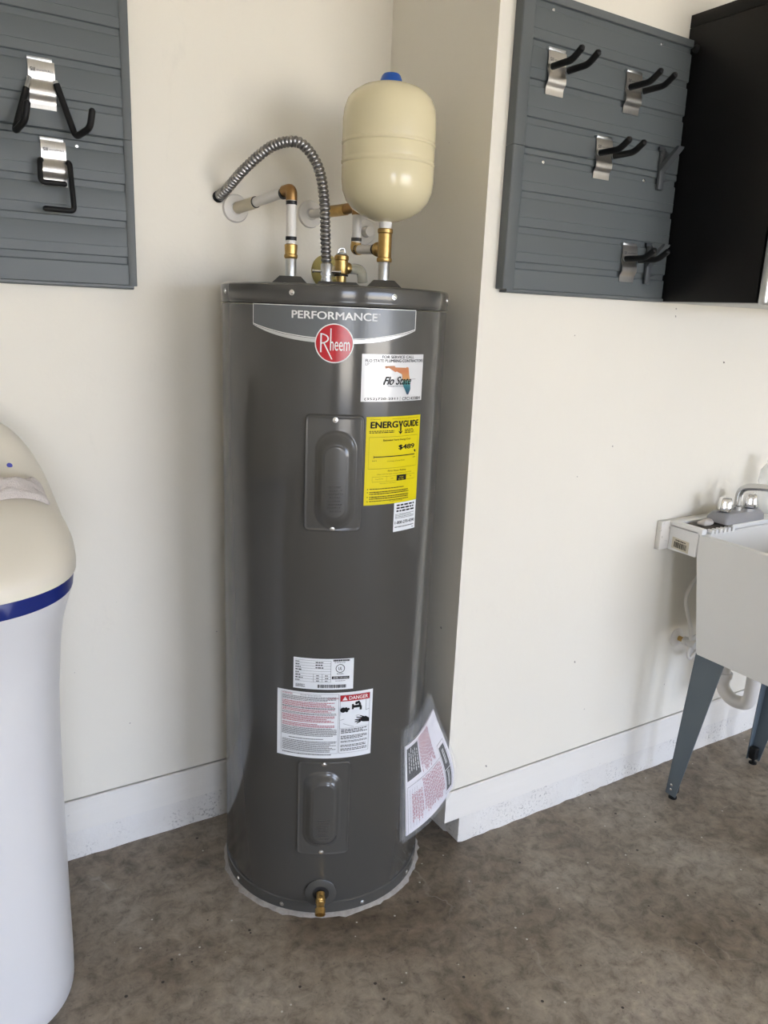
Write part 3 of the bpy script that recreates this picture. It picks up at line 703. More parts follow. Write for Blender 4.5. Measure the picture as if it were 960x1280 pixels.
MB().tube([C1+Vector((0, 0, 0.014)), C2], PR*0.98, 18).obj('riser', 'white_pipe', cold); ring_on(C1, C2, 0.24, PR, 'crimp_black', cold)
W2 = Vector((0.953, YB, 1.687)); d2 = (W2-C2).normalized()
MB().tube(fillet([C2-Vector((0, 0, 0.016)), C2+Vector((0, 0, 0.004)), C2+d2*0.05], 0.018, 6), 0.0128, 16).obj('brass_elbow', 'dark_copper', cold)
MB().tube([C2+d2*0.045, C2+d2*0.122], 0.0138, 16).obj('brass_adapter', 'brass', cold)
ring_on(C2, W2, 0.63, PR*1.12, 'crimp_black', cold, 0.006)
MB().tube([C2+d2*0.115, W2+Vector((0, 0.01, 0))], PR*0.98, 16).obj('wall_pipe', 'white_pipe', cold)
flange(cold, W2, 0.034)
# spare capped flange behind the tank
sf = thing('wall_escutcheon', 'white round pipe flange on the wall behind the expansion tank', 'pipe flange', (1.114, YB, 1.657))
flange(sf, (1.114, YB, 1.657), 0.034, name='flange'); MB().tube([(1.114, YB, 1.657), (1.114, YB-0.035, 1.657)], 0.013, 16).obj('pipe_stub', 'white_pipe', sf)
# expansion tank
tank = thing('expansion_tank', 'cream steel expansion tank with a blue cap above the heater', 'tank', (N2.x, N2.y, 1.632))
tz = 1.655; TR = 0.1035
tp = [(0.012, -0.013), (0.013, -0.006), (0.03, -0.003), (0.055, 0.006), (0.078, 0.020), (0.093, 0.038), (0.101, 0.058), (TR, 0.080), (TR, 0.108), (TR-0.001, 0.111), (TR+0.0012, 0.114), (TR+0.0012, 0.118), (TR-0.0005, 0.121), (TR, 0.124), (TR, 0.150), (TR-0.001, 0.152), (TR+0.001, 0.154), (TR+0.001, 0.157), (TR-0.0005, 0.159), (TR, 0.162), (TR, 0.205), (0.101, 0.226), (0.094, 0.245), (0.082, 0.259), (0.064, 0.270), (0.042, 0.277), (0.022, 0.280), (0.001, 0.2805)]
MB().lathe(tp, (N2.x, N2.y, tz), n=64).obj('shell', 'tank_cream', tank, smooth=50)
MB().lathe([(0.028, 0), (0.0268, 0.004), (0.0205, 0.020), (0.017, 0.0235), (0.006, 0.0245)], (N2.x, N2.y, tz+0.2755), n=20).obj('valve_cap', 'cap_blue', tank)
MB().lathe([(0.0138, 0), (0.0145, 0.006), (0.0135, 0.012), (0.0145, 0.018), (0.0138, 0.024)], (N2.x, N2.y, tz-0.028), n=20).obj('taped_thread', 'thread_tape', tank)
# flexible conduit
cpts = [(0.871, 1.675, 1.538), (0.867, 1.677, 1.604), (0.863, 1.68, 1.69), (0.852, 1.69, 1.757), (0.825, 1.71, 1.802), (0.798, 1.735, 1.810), (0.767, 1.775, 1.797), (0.731, 1.83, 1.755), (0.715, 1.89, 1.72), (0.706, 1.928, 1.703)]
cond = thing('flexible_conduit', 'corrugated grey metal electrical conduit arching from the heater to the wall', 'conduit', cpts[0])
sp = smooth_path(cpts, 14)
ln = [0.0]
for i in range(1, len(sp)): ln.append(ln[-1]+(sp[i]-sp[i-1]).length)
tot = ln[-1]; pitch = 0.0092; nn = int(tot/pitch)*8
pp, rr = [], []
j = 0
for k in range(nn+1):
    s_ = tot*k/nn
    while j < len(ln)-2 and ln[j+1] < s_: j += 1
    f = (s_-ln[j])/max(1e-9, ln[j+1]-ln[j]); pp.append(sp[j].lerp(sp[j+1], f))
    rr.append(0.0090+0.0034*abs(math.sin(PI*s_/pitch))**0.8)
MB().tube(pp, rr, 16).obj('corrugated_tube', 'flex_metal', cond, smooth=70)
cn = Vector(cpts[0])
MB().lathe([(0.0105, -0.030), (0.0135, -0.029), (0.0135, -0.020), (0.0120, -0.019), (0.0120, -0.012), (0.0142, -0.011), (0.0142, 0.012), (0.0132, 0.014)], cn, n=20).obj('connector', 'galvanised', cond)
for s_ in (-1, 1): MB().lathe([(0.003, 0), (0.003, 0.018), (0.0045, 0.0185), (0.0045, 0.022)], cn+SIDE*(s_*0.011)+FRONT*0.0125-Vector((0, 0, 0.003)), SIDE*s_, 10).obj('clamp_screw', 'zinc_screw', cond)
MB().lathe([(0.0136, 0), (0.0136, 0.004), (0.0120, 0.008)], (0.7055, YB, 1.7025), (0.1, -1, 0.3), 20).obj('wall_bushing', 'black_rubber', cond)
# relief valve with its discharge line
rv0 = top(0.012, -0.035, 1.513)
rv = thing('relief_valve', 'brass pressure relief valve on the heater lid right of the conduit', 'valve', rv0)
MB().lathe([(0.012, 0), (0.012, 0.016), (0.0140, 0.018), (0.0155, 0.022), (0.0155, 0.050), (0.0170, 0.052), (0.0170, 0.060), (0.013, 0.063)], rv0, n=20).obj('body', 'brass', rv)
MB().lathe([(0.0165, 0.0), (0.0165, 0.003), (0.012, 0.0035)], rv0+Vector((0, 0, 0.015)), n=20).obj('gasket', 'black_bore', rv)
MB().lathe([(0.013, 0), (0.012, 0.004), (0.003, 0.006)], rv0+Vector((0, 0, 0.063)), n=16).obj('bonnet', 'galvanised', rv)
lv = rv0+Vector((0, 0, 0.068)); MB().tube(fillet([lv-SIDE*0.008, lv-SIDE*0.006+Vector((0, 0, 0.008)), lv+SIDE*0.006+Vector((0, 0, 0.010)), lv+SIDE*0.008], 0.004, 4), 0.0022, 8).obj('test_lever', 'zinc_screw', rv)
ob = rv0+Vector((0, 0, 0.034)); od = (SIDE*0.75-FRONT*0.66).normalized()
MB().lathe([(0.011, 0.008), (0.0135, 0.014), (0.0135, 0.022), (0.012, 0.023)], ob, od, 18).obj('outlet', 'brass', rv)
q = ob+od*0.020
dp = MB().tube(fillet([q, q+od*0.045, q+od*0.050-Vector((0, 0, 0.030))], 0.02, 6), 0.0120, 16).obj('discharge_pipe', 'clear_tube', rv)
ye = thing('yellowed_escutcheon', 'yellowed pipe flange on the wall low behind the conduit', 'pipe flange', (1.004, YB, 1.548))
MB().lathe([(0.044, 0), (0.044, 0.004), (0.036, 0.018), (0.022, 0.026), (0.018, 0.024)], (1.004, YB, 1.548), (0, -1, 0), 32).obj('flange', 'yellow_pipe', ye)
MB().tube([(1.004, YB-0.02, 1.548), (1.004, YB-0.075, 1.548)], 0.0135, 16).obj('pipe_stub', 'aged_pipe', ye)

# ------------------------------------------------------------------ document pouch on the heater's side
K = [Vector(hp(deg(46.5), 0.466, 0.004)), Vector(hp(deg(50.5), 0.146, 0.006)), Vector((1.091, 1.487, 0.503)), Vector((1.163, 1.447, 0.228))]   # top left, bottom left, top right, bottom right
def pouch(s_, t_, w=0.0):
    """s: left to right, t: bottom to top"""
    L = K[1].lerp(K[0], t_); R_ = K[3].lerp(K[2], t_)
    p = L.lerp(R_, s_)
    side = (K[3]-K[1]).normalized(); nrm = Vector((side.y, -side.x, 0)).normalized()
    b = 0.014*math.sin(PI*s_)*(1-0.5*t_)+0.010*math.sin(2.2*PI*t_)*s_ + 0.012*(s_**2)*math.sin(PI*t_)
    p = p + nrm*(b+w)
    p = p + Vector((0.014, 0.003, 0))*math.sin(PI*t_)*s_*s_ - Vector((0, 0, 0.002))*math.sin(PI*s_)*(1-t_)
    p = p - Vector((0, 0, 0.012))*math.sin(PI*s_)*t_
    return p
pou = thing('document_pouch', 'clear plastic pouch of printed papers taped to the heater side', 'document pouch', tuple(K[1]))
def sheet(name, s0, s1, t0, t1, w, m, thick, wob=0.0):
    mm = MB(); n = 16
    def P(i, j, e):
        s_ = s0+(s1-s0)*i/n; t_ = t0+(t1-t0)*j/n
        return pouch(s_, t_, w+e+wob*math.sin(7*s_+3*t_)*math.sin(5*t_+1))
    f = [P(i, j, thick/2) for j in range(n+1) for i in range(n+1)]; b = [P(i, j, -thick/2) for j in range(n+1) for i in range(n+1)]
    N = n+1; fs = [(j*N+i, j*N+i+1, (j+1)*N+i+1, (j+1)*N+i) for j in range(n) for i in range(n)]
    bs = [tuple(x+N*N for x in reversed(q_)) for q_ in fs]
    ed = [i for i in range(N)]+[j*N+n for j in range(1, N)]+[n*N+i for i in range(n-1, -1, -1)]+[j*N for j in range(n-1, 0, -1)]
    es = [(ed[k], ed[(k+1) % len(ed)]+0, ed[(k+1) % len(ed)]+N*N, ed[k]+N*N) for k in range(len(ed))]
    return mm.add(f+b, fs+bs+[tuple(reversed(e)) for e in es]).obj(name, m, pou, smooth=60)
sheet('pouch_back', -0.02, 1.03, -0.02, 1.0, -0.004, 'clear_film', 0.0004)
pap = sheet('papers', 0.055, 0.985, 0.015, 0.84, 0.0, 'paper_white', 0.004)
sheet('pouch_front', -0.02, 1.03, -0.02, 1.0, 0.0052, 'clear_film', 0.0004, 0.0006)
PP = lambda w: Print(lambda a, b, ww: pouch(0.055+0.93*a, 0.015+0.825*b, ww), w)
t = PP(0.0026); t.rect(0.04, 0.36, 0.60, 0.96, 6, 6); t.obj('title_panel', 'print_dark', pap)
t = PP(0.0026); t.rect(0.82, 0.94, 0.10, 0.62, 4, 10); t.obj('notice_panel', 'print_dark', pap)
t = PP(0.0030)
for k in range(5):
    bb = 0.64+0.05*random.random()
    while bb < 0.90:
        L = random.uniform(0.02, 0.06); t.rect(0.092+0.055*k, 0.106+0.055*k, bb, bb+L); bb += L+0.010
t.rect(0.865, 0.875, 0.15, 0.34, 1, 4); t.rect(0.89, 0.897, 0.15, 0.34, 1, 4); t.rect(0.865, 0.875, 0.42, 0.58, 1, 4); t.rect(0.89, 0.897, 0.42, 0.58, 1, 4); t.rect(0.82, 0.94, 0.355, 0.362, 3)
t.obj('white_lettering', 'print_white', pap)
t = PP(0.0030)
for a0, a1, b0, b1, n in ((0.40, 0.72, 0.56, 0.98, 15), (0.36, 0.78, 0.10, 0.52, 18), (0.12, 0.34, 0.08, 0.44, 8)):
    for k in range(n):
        a = a0+(a1-a0)*k/n; bb = b0+(b1-b0)*(0.25*random.random()**2); 
        while bb < b1-0.01*random.random():
            L = random.uniform(0.015, 0.05); t.rect(a, a+(a1-a0)/n*0.42, bb, min(bb+L, b1)); bb += L+0.010
t.obj('red_print', 'print_pink', pap)
t = PP(0.0030); t.rect(0.03, 0.97, 0.535, 0.538, 10); t.rect(0.03, 0.034, 0.02, 0.535, 1, 8); t.rect(0.80, 0.803, 0.07, 0.66, 1, 10); t.rect(0.955, 0.958, 0.07, 0.66, 1, 10); t.rect(0.80, 0.958, 0.07, 0.074, 3); t.rect(0.80, 0.958, 0.656, 0.66, 3)
for k in range(4): t.rect(0.08+0.05*k, 0.082+0.05*k, 0.05, 0.50, 1, 8)
t.obj('black_rules', 'print_black', pap)

# ------------------------------------------------------------------ slat wall panels
PITCH_S = 0.078
def slat_panel(name_label, x0, x1, yw, z0, trim_x, has_top, group, seam_down):
    """one 0.312 m tall panel: backing, slats with open grooves, side trim"""
    H_ = 0.312; root = thing('slat_wall_panel', name_label, 'wall panel', ((x0+x1)/2, yw, z0), group)
    yf = yw-0.021
    MB().box((x0, yw-0.0158, z0+0.001), (x1, yw-0.0005, z0+H_-0.001)).obj('backing', 'slat_grey', root, smooth=0)
    gs = [z0+0.056+PITCH_S*k for k in range(4)]          # groove centres
    edges = [z0]+gs+[z0+H_]; gh = 0.0070
    for k in range(5):
        a = edges[k]+(gh if k > 0 else 0.0004); b = edges[k+1]-(gh if k < 4 else 0.0004)
        bead = a+0.0215 if (b-a) > 0.05 else None
        prof = [(yw-0.0160, a), (yf+0.002, a), (yf+0.001, a+0.0008), (yf, a+0.002)]
        if bead: prof += [(yf, bead), (yf-0.0007, bead+0.0004), (yf-0.0007, bead+0.0012), (yf+0.0005, bead+0.0018), (yf+0.0005, b-0.003)]
        else: prof += [(yf, b-0.003)]
        prof += [(yf+0.001, b-0.001), (yf+0.002, b), (yw-0.0160, b)]
        MB().prism(prof, 0, x0, x1).obj('slat', 'slat_grey', root, smooth=20)
    a, b = trim_x
    s_ = 1 if a < (x0+x1)/2 else -1
    tp_ = [(a, yw-0.0005), (a, yf-0.004), (a+0.002*s_, yf-0.006), (a+s_*(abs(b-a)-0.006), yf-0.005), (b, yf-0.0015), (b, yf-0.0002), (a+0.003*s_, yf-0.0002), (a+0.003*s_, yw-0.0005)]
    MB().prism(tp_, 2, z0+0.0006, z0+H_-0.0006).obj('edge_trim', 'slat_trim', root, smooth=30)
    return root
LX0, LX1 = -0.42, 0.497
Lz = 1.484; Rz = 1.514
lpl = slat_panel('grey slat wall panel left of the heater, lower of the pair', LX0, LX1, YB, Lz, (0.4995, 0.482), False, 'left slat wall panels', False)
lpu = slat_panel('grey slat wall panel left of the heater, upper of the pair', LX0, LX1, YB, Lz+0.312, (0.4995, 0.482), True, 'left slat wall panels', False)
RX0, RX1 = 1.226, 1.784
rpl = slat_panel('grey slat wall panel beside the black cabinet, lower of the pair', RX0, RX1, YR, Rz, (1.2235, 1.260), False, 'right slat wall panels', False)
rpu = slat_panel('grey slat wall panel beside the black cabinet, upper of the pair', RX0, RX1, YR, Rz+0.312, (1.2235, 1.260), True, 'right slat wall panels', False)
for root, x0, x1, yw, z in ((lpl, LX0, 0.492, YB, Lz), (rpl, RX0+0.010, RX1, YR, Rz)):
    MB().prism([(yw-0.0005, z-0.007), (yw-0.022, z-0.007), (yw-0.026, z-0.004), (yw-0.026, z+0.001), (yw-0.0215, z+0.003), (yw-0.0215, z-0.0003), (yw-0.0005, z-0.0003)], 0, x0, x1).obj('bottom_trim', 'slat_trim', root, smooth=30)
MB().prism([(YR-0.0005, Rz+0.6265), (YR-0.0225, Rz+0.6265), (YR-0.0235, Rz+0.6255), (YR-0.0235, Rz+0.610), (YR-0.0215, Rz+0.610), (YR-0.0215, Rz+0.6245), (YR-0.0005, Rz+0.6245)], 0, RX0+0.002, RX1).obj('top_trim', 'slat_trim', rpu, smooth=30)
def wall_screw(x, y, z, parent): MB().lathe([(0.0042, 0), (0.0042, 0.0012), (0.0032, 0.002), (0.0018, 0.002), (0.0015, 0.001), (0.0003, 0.001)], (x, y, z), (0, -1, 0), 14).obj('screw', 'zinc_screw', parent)
for x in (1.317, 1.675): wall_screw(x, YR-0.0158, Rz+0.312+0.056+3*PITCH_S-0.004, rpu)
for x in (1.324, 1.667): wall_screw(x, YR-0.0158, Rz+0.056+3*PITCH_S-0.003, rpl)
wall_screw(0.383, YB-0.0158, Lz+0.056+3*PITCH_S-0.004, lpl)

# ------------------------------------------------------------------ hooks (built at the panel face: local x right, -y out of the wall, z up)
def hook_plate(root, w, h, wave=0.0075):
    """bent steel plate hanging in a groove; origin at the plate's top middle on the panel face"""
    n = 24; f, b = [], []
    prof = []
    for k in range(n+1):
        t_ = k/n; z = -h*t_
        y = -0.002-wave*(math.sin(PI*min(1, t_/0.42))*0.35 if t_ < 0.42 else 0)-wave*(sstep(0.38, 0.62, t_)-sstep(0.68, 0.86, t_))*0.95
        prof.append((y, z))
    poly = [(y, z) for y, z in prof]+[(y+0.0016, z) for y, z in reversed(prof)]
    MB().prism(poly, 0, -w/2, w/2).obj('plate', 'brushed_steel', root, smooth=40)
    MB().box((-w/2-0.001, -0.004, -0.0005), (w/2-0.004, 0.008, 0.0058), 0.0008).obj('groove_lip', 'galvanised', root)
    yt = -0.0060
    pr = Print(lambda a, c, ww: (a, yt+0.0*c, c), 0)
    pr.text('storeWALL', -w/2+0.016, w/2-0.003, -0.021, -0.0165, 0.0); pr.text('S', -w/2+0.004, -w/2+0.008, -0.0225, -0.0155, 0.03); pr.text('III', -w/2+0.009, -w/2+0.0135, -0.0225, -0.0155, 0.02)
    pr.obj('lettering', 'print_grey', root)
def rod(root, pts, r=0.0062, sleeve_from=0.008, rf=0.012):
    P = fillet(pts, rf, 5); P = [Vector(p) for p in P]
    MB().tube(P, r*0.72, 10).obj('arm', 'galvanised', root)
    a = P[0]; d = (P[1]-P[0]).normalized(); Q = [a+d*sleeve_from]+P[1:]; e = (P[-1]-P[-2]).normalized(); Q[-1] = P[-1]
    Q = Q+[P[-1]+e*0.004]; R_ = [r]*(len(Q)-1)+[r*0.55]
    MB().tube(Q, R_, 12).obj('arm_sleeve', 'black_rubber', root)
# twin peg hooks on the right panel
yfR = YR-0.0212; yfL = YB-0.0212
h0 = thing('twin_peg_hook', 'twin black peg hook with steel plate, nearest the panel\'s left edge', 'hook', (1.334, yfR, 2.031), 'twin peg hooks', local=True)
hook_plate(h0, 0.054, 0.090)
for x in (-0.017, 0.032-0.0): rod(h0, [(x, -0.004, -0.034), (x, -0.068, -0.034), (x, -0.096, -0.016)], 0.0074, 0.004, 0.012)
for loc, lab in (((1.586, yfR, 2.031), 'twin black peg hook with steel plate in the top row, next to the cabinet'),
                 ((1.508, yfR, 1.875), 'twin black peg hook with steel plate in the middle of the panel'),
                 ((1.637, yfR, 1.6415), 'twin black peg hook with steel plate in the lowest row, beside a grey plastic hook')):
    c = copy_tree(h0); c.location = loc; c['label'] = lab
# wide ladder hook and folded hook on the left panel
h1 = thing('ladder_hook', 'wide steel hook with two black arms splayed outwards on the left panel', 'hook', (0.319, yfL, 1.924), 'hooks on the left panel', local=True)
hook_plate(h1, 0.052, 0.092)
rod(h1, [(0.025, -0.010, -0.036), (0.056, -0.030, -0.142), (0.072, -0.095, -0.132), (0.078, -0.095, -0.098)], 0.0066, 0.006, 0.014)
rod(h1, [(-0.025, -0.010, -0.036), (-0.064, -0.040, -0.150), (-0.052, -0.102, -0.137), (-0.046, -0.102, -0.104)], 0.0066, 0.026, 0.014)
h2 = thing('folded_hook', 'steel hook with two black arms folded inwards below the ladder hook', 'hook', (0.3335, yfL, 1.7735), 'hooks on the left panel', local=True)
hook_plate(h2, 0.050, 0.090)
rod(h2, [(-0.024, -0.004, -0.042), (-0.031, -0.020, -0.042), (-0.034, -0.032, -0.088), (0.014, -0.034, -0.088)], 0.0056, 0.010, 0.010)
rod(h2, [(0.024, -0.004, -0.042), (0.028, -0.020, -0.042), (0.029, -0.040, -0.141), (-0.030, -0.042, -0.141)], 0.0056, 0.010, 0.010)
# grey plastic hooks
g0 = thing('plastic_hook', 'dark grey plastic hook high on the panel edge by the cabinet', 'hook', (1.717, yfR, 1.880), 'grey plastic hooks', local=True)
MB().box((-0.011, -0.011, -0.098), (0.009, -0.001, -0.004), 0.003).obj('back_strap', 'hook_plastic', g0)
MB().prism([(-0.006, -0.062), (-0.012, -0.052), (-0.058, -0.006), (-0.060, -0.001), (-0.054, 0.000), (-0.048, -0.004), (-0.006, -0.040)], 0, -0.011, 0.009).obj('arm', 'hook_plastic', g0)
MB().prism([(-0.001, -0.004), (-0.001, 0.005), (0.009, 0.005), (0.009, 0.001), (-0.008, -0.006), (-0.011, -0.018), (-0.006, -0.030)], 0, -0.011, 0.009).obj('groove_lip', 'hook_plastic', g0)
MB().lathe([(0.0022, 0), (0.0022, 0.018), (0.001, 0.020)], (0.004, -0.009, -0.078), (0.9, -0.2, 0.25), 10).obj('lock_pin', 'hook_plastic', g0)
g1 = copy_tree(g0); g1.location = (1.710, yfR, 1.648); g1['label'] = 'dark grey plastic hook low on the panel edge, behind a peg hook arm'

# ------------------------------------------------------------------ wall cabinet
CX0, CX1, CZ0, CZ1, CYF = 1.789, 2.62, 1.507, 2.203, 1.198
cab = thing('wall_cabinet', 'black steel wall cabinet hung above the utility sink', 'cabinet', (2.2, YR, CZ0))
cb = MB()
cb.box((CX0, CYF, CZ0+0.002), (CX0+0.018, YR-0.001, CZ1-0.03), 0.0008); 
side = cb.obj('side_panel', 'cabinet_black', cab)
MB().box((CX1-0.018, CYF, CZ0+0.002), (CX1, YR-0.001, CZ1-0.03), 0.0008).obj('side_panel', 'cabinet_black', cab)
MB().box((CX0, CYF-0.002, CZ1-0.029), (CX1, YR-0.001, CZ1), 0.001).obj('top_panel', 'cabinet_black', cab)
MB().box((CX0+0.0185, CYF, CZ0), (CX1-0.0185, YR-0.001, CZ0+0.016), 0.001).obj('bottom_panel', 'cabinet_underside', cab)
MB().box((CX0+0.0185, YR-0.006, CZ0+0.017), (CX1-0.0185, YR-0.001, CZ1-0.031)).obj('back_panel', 'cabinet_black', cab)
mid = (CX0+CX1)/2
for a, b in ((CX0-0.001, mid-0.002), (mid+0.002, CX1+0.001)):
    d = MB().box((a+0.022, CYF-0.022, CZ0-0.004), (b-0.022, CYF-0.003, CZ1-0.006), 0.002).obj('door', 'cabinet_silver', cab)
    for x0, x1 in ((a, a+0.0215), (b-0.0215, b)):
        MB().box((x0, CYF-0.026, CZ0-0.004), (x1, CYF-0.003, CZ1-0.006), 0.009, 4).obj('door_edge', 'cabinet_silver', d)
kb = MB().lathe([(0.004, 0), (0.004, 0.004), (0.009, 0.005), (0.010, 0.010), (0.006, 0.014), (0.0005, 0.0145)], (CX0-0.0005, YR-0.035, 2.118), (-1, 0, 0), 16).obj('plug', 'black_rubber', cab)

# ------------------------------------------------------------------ utility sink
SX0, SX1, SYF, SYB = 1.950, 2.405, 0.86, 1.474
sink = thing('utility_sink', 'white plastic utility sink on blue grey steel legs against the right wall', 'sink', (2.178, 1.17, 0))
def rr_ring(x0, x1, y0, y1, r, z, n=5):
    out = []
    for cx, cy, a0 in ((x1-r, y1-r, 0), (x0+r, y1-r, PI/2), (x0+r, y0+r, PI), (x1-r, y0+r, 1.5*PI)):
        for k in range(n+1):
            a = a0+PI/2*k/n; out.append((cx+r*math.cos(a), cy+r*math.sin(a), z))
    return out
bs = MB().loft([rr_ring(2.15, 2.21, 1.10, 1.16, 0.03, 0.496), rr_ring(SX0+0.012, SX1-0.012, 0.91, 1.333, 0.008, 0.498), rr_ring(SX0+0.011, SX1-0.011, 0.908, 1.335, 0.008, 0.502),
    rr_ring(SX0, SX1, SYF, 1.372, 0.008, 0.790), rr_ring(SX0, SX1, SYF, 1.374, 0.008, 0.858), rr_ring(SX0+0.002, SX1-0.002, SYF+0.002, 1.374, 0.008, 0.861),
    rr_ring(SX0+0.016, SX1-0.016, SYF+0.02, 1.364, 0.03, 0.861), rr_ring(SX0+0.020, SX1-0.020, SYF+0.024, 1.360, 0.03, 0.856), rr_ring(SX0+0.035, SX1-0.035, 0.93, 1.315, 0.04, 0.515), rr_ring(2.16, 2.20, 1.11, 1.15, 0.02, 0.508)])
bs.obj('basin', 'sink_plastic', sink, smooth=30)
dk = MB().box((SX0, 1.374, 0.789), (SX1, SYB, 0.868), 0.003)
dk.box((SX0, 1.362, 0.8605), (SX0+0.022, SYB, 0.877), 0.002)
dk.box((SX0+0.020, 1.452, 0.866), (SX1, SYB, 0.877), 0.002)
dk.box((2.092, 1.362, 0.862), (SX1, 1.455, 0.877), 0.003)
dk.obj('faucet_deck', 'sink_plastic', sink)
MB().box((SX0+0.023, 1.372, 0.8682), (2.091, 1.451, 0.8705), 0.001).obj('soap_tray', 'soap_grime', sink)
for k in range(6):
    x = 1.985+k*0.0195; MB().prism([(x, 1.355), (x+0.011, 1.355), (x+0.009, 1.372), (x+0.002, 1.372)], 2, 0.8605, 0.8735).obj('tray_rib', 'sink_plastic', sink)
MB().box((1.914, YR-0.019, 0.789), (SX1+0.035, YR-0.0005, 0.8765), 0.0025).obj('wall_cleat', 'baseboard_paint', sink)
bl = Print(lambda a, b, w: (SX0-w, 1.459-0.060*a, 0.794+0.034*b+0.004*(1-a)), 0.0008)
bl.rect(0, 1, 0, 1); so = bl.obj('barcode_label', 'sticker_cream', sink)
bl = Print(lambda a, b, w: (SX0-w, 1.459-0.060*a, 0.794+0.034*b+0.004*(1-a)), 0.0012)
u = 0.14
while u < 0.86:
    L = random.choice((0.015, 0.03, 0.05)); bl.rect(u, min(u+L, 0.87), 0.15, 0.66); u += L+random.choice((0.015, 0.03))
bl.lines(0.20, 0.80, 0.74, 0.88, 1, 0.7, 0.06, 0.15, 0); bl.obj('bars', 'print_black', so)
def leg(xs, yc, ys, ybot):
    """tapered steel channel; xs = +1 right leg, -1 left leg; ys = +1 back"""
    xo = SX0+0.014 if xs < 0 else SX1-0.014
    xb = 1.957 if xs < 0 else 2.398
    zt, zb = 0.508, 0.012; th = 0.003; din = 0.042 if True else 0
    # outer face quad then the two returned flanges
    yt0, yt1 = yc-ys*0.052, yc+ys*0.045
    yb0, yb1 = ybot-ys*0.016, ybot+ys*0.020
    m = MB()
    def plate4(a, b, c, d, off):
        a, b, c, d = map(Vector, (a, b, c, d)); o = Vector(off)
        m.add([a, b, c, d, a+o, b+o, c+o, d+o], [(0, 1, 2, 3), (7, 6, 5, 4), (0, 4, 5, 1), (1, 5, 6, 2), (2, 6, 7, 3), (3, 7, 4, 0)])
    ins = Vector((-xs, 0, 0))
    plate4((xo, yt0, zt), (xo, yt1, zt), (xb, yb1, zb), (xb, yb0, zb), ins*th)
    for (ya, yb_) in ((yt1, yb1),):
        s_ = 1 if ya == yt0 else -1
        plate4((xo, ya, zt), (xo-xs*din, ya, zt), (xb-xs*din*0.55, yb_, zb), (xb, yb_, zb), (0, ys*s_*th, 0))
    L = m.obj('leg', 'leg_blue_grey', sink, smooth=0)
    cx = xb-xs*0.012
    MB().box((xb-xs*0.003-0.000, ybot-0.011, 0.018), (xb-xs*0.026, ybot+0.011, 0.062), 0.003).obj('leveller_bracket', 'black_rubber', L)
    MB().lathe([(0.013, 0), (0.013, 0.004), (0.005, 0.006), (0.005, 0.05)], (cx, ybot, 0.0), n=14).obj('leveller_foot', 'black_rubber', L)
    for zz in (0.034, 0.050): MB().lathe([(0.0045, 0), (0.0045, 0.003), (0.002, 0.0042)], (xb+xs*0.0003, ybot, zz), (xs, 0, 0), 12).obj('bolt', 'zinc_screw', L)
    return L
leg(-1, 1.288, 1, 1.342); leg(1, 1.288, 1, 1.342); leg(-1, 0.955, -1, 0.900); leg(1, 0.955, -1, 0.900)
trap = MB().tube(fillet([(2.19, 1.275, 0.51), (2.19, 1.275, 0.325), (2.19, 1.285, 0.300), (2.19, 1.335, 0.288), (2.19, 1.375, 0.315), (2.19, 1.378, 0.40), (2.19, 1.40, 0.415), (2.19, YR, 0.418)], 0.028, 6), 0.021, 18).obj('drain_trap', 'white_pipe', sink)
for c, ax in (((2.19, 1.2765, 0.405), (0, 0, 1)), ((2.19, 1.376, 0.352), (0, 0, 1))):
    MB().lathe([(0.021, 0), (0.027, 0.001), (0.027, 0.018), (0.021, 0.019)], c, ax, 12, caps=False).obj('slip_nut', 'white_pipe', trap)
MB().lathe([(0.04, 0), (0.04, 0.004), (0.024, 0.008)], (2.19, YR, 0.418), (0, -1, 0), 28).obj('wall_flange', 'white_pipe', trap)
# faucet
fc = thing('laundry_faucet', 'chrome two handle faucet with a grey base on the sink deck', 'faucet', (2.163, 1.405, 0.877))
MB().loft([rr_ring(2.066, 2.260, 1.366, 1.442, 0.012, 0.877), rr_ring(2.067, 2.259, 1.367, 1.441, 0.012, 0.892), rr_ring(2.075, 2.251, 1.375, 1.433, 0.014, 0.906), rr_ring(2.085, 2.241, 1.383, 1.425, 0.016, 0.9085)]).obj('base', 'faucet_grey', fc, smooth=40)
for x in (2.100, 2.226):
    m = MB(); rings = []
    for h, r in ((0.0, 0.021), (0.004, 0.022), (0.008, 0.0225), (0.034, 0.019), (0.040, 0.0165), (0.0425, 0.010)):
        rings.append([(x+r*(1+0.10*math.cos(4*2*PI*k/40))*math.cos(2*PI*k/40), 1.404+r*(1+0.10*math.cos(4*2*PI*k/40))*math.sin(2*PI*k/40), 0.911+h) for k in range(40)])
    m.loft(rings); hd = m.obj('handle', 'chrome', fc, smooth=50)
    MB().lathe([(0.017, 0), (0.017, 0.004)], (x, 1.404, 0.9075), n=20).obj('handle_seat', 'black_bore', hd)
MB().lathe([(0.016, 0), (0.016, 0.012), (0.011, 0.015)], (2.163, 1.404, 0.9075), n=20).obj('spout_collar', 'chrome_worn', fc)
MB().tube(fillet([(2.163, 1.404, 0.915), (2.163, 1.404, 0.978), (2.168, 1.34, 0.992), (2.18, 1.20, 0.995), (2.182, 1.185, 0.975)], 0.035, 7), 0.0105, 16).obj('spout', 'chrome_worn', fc)
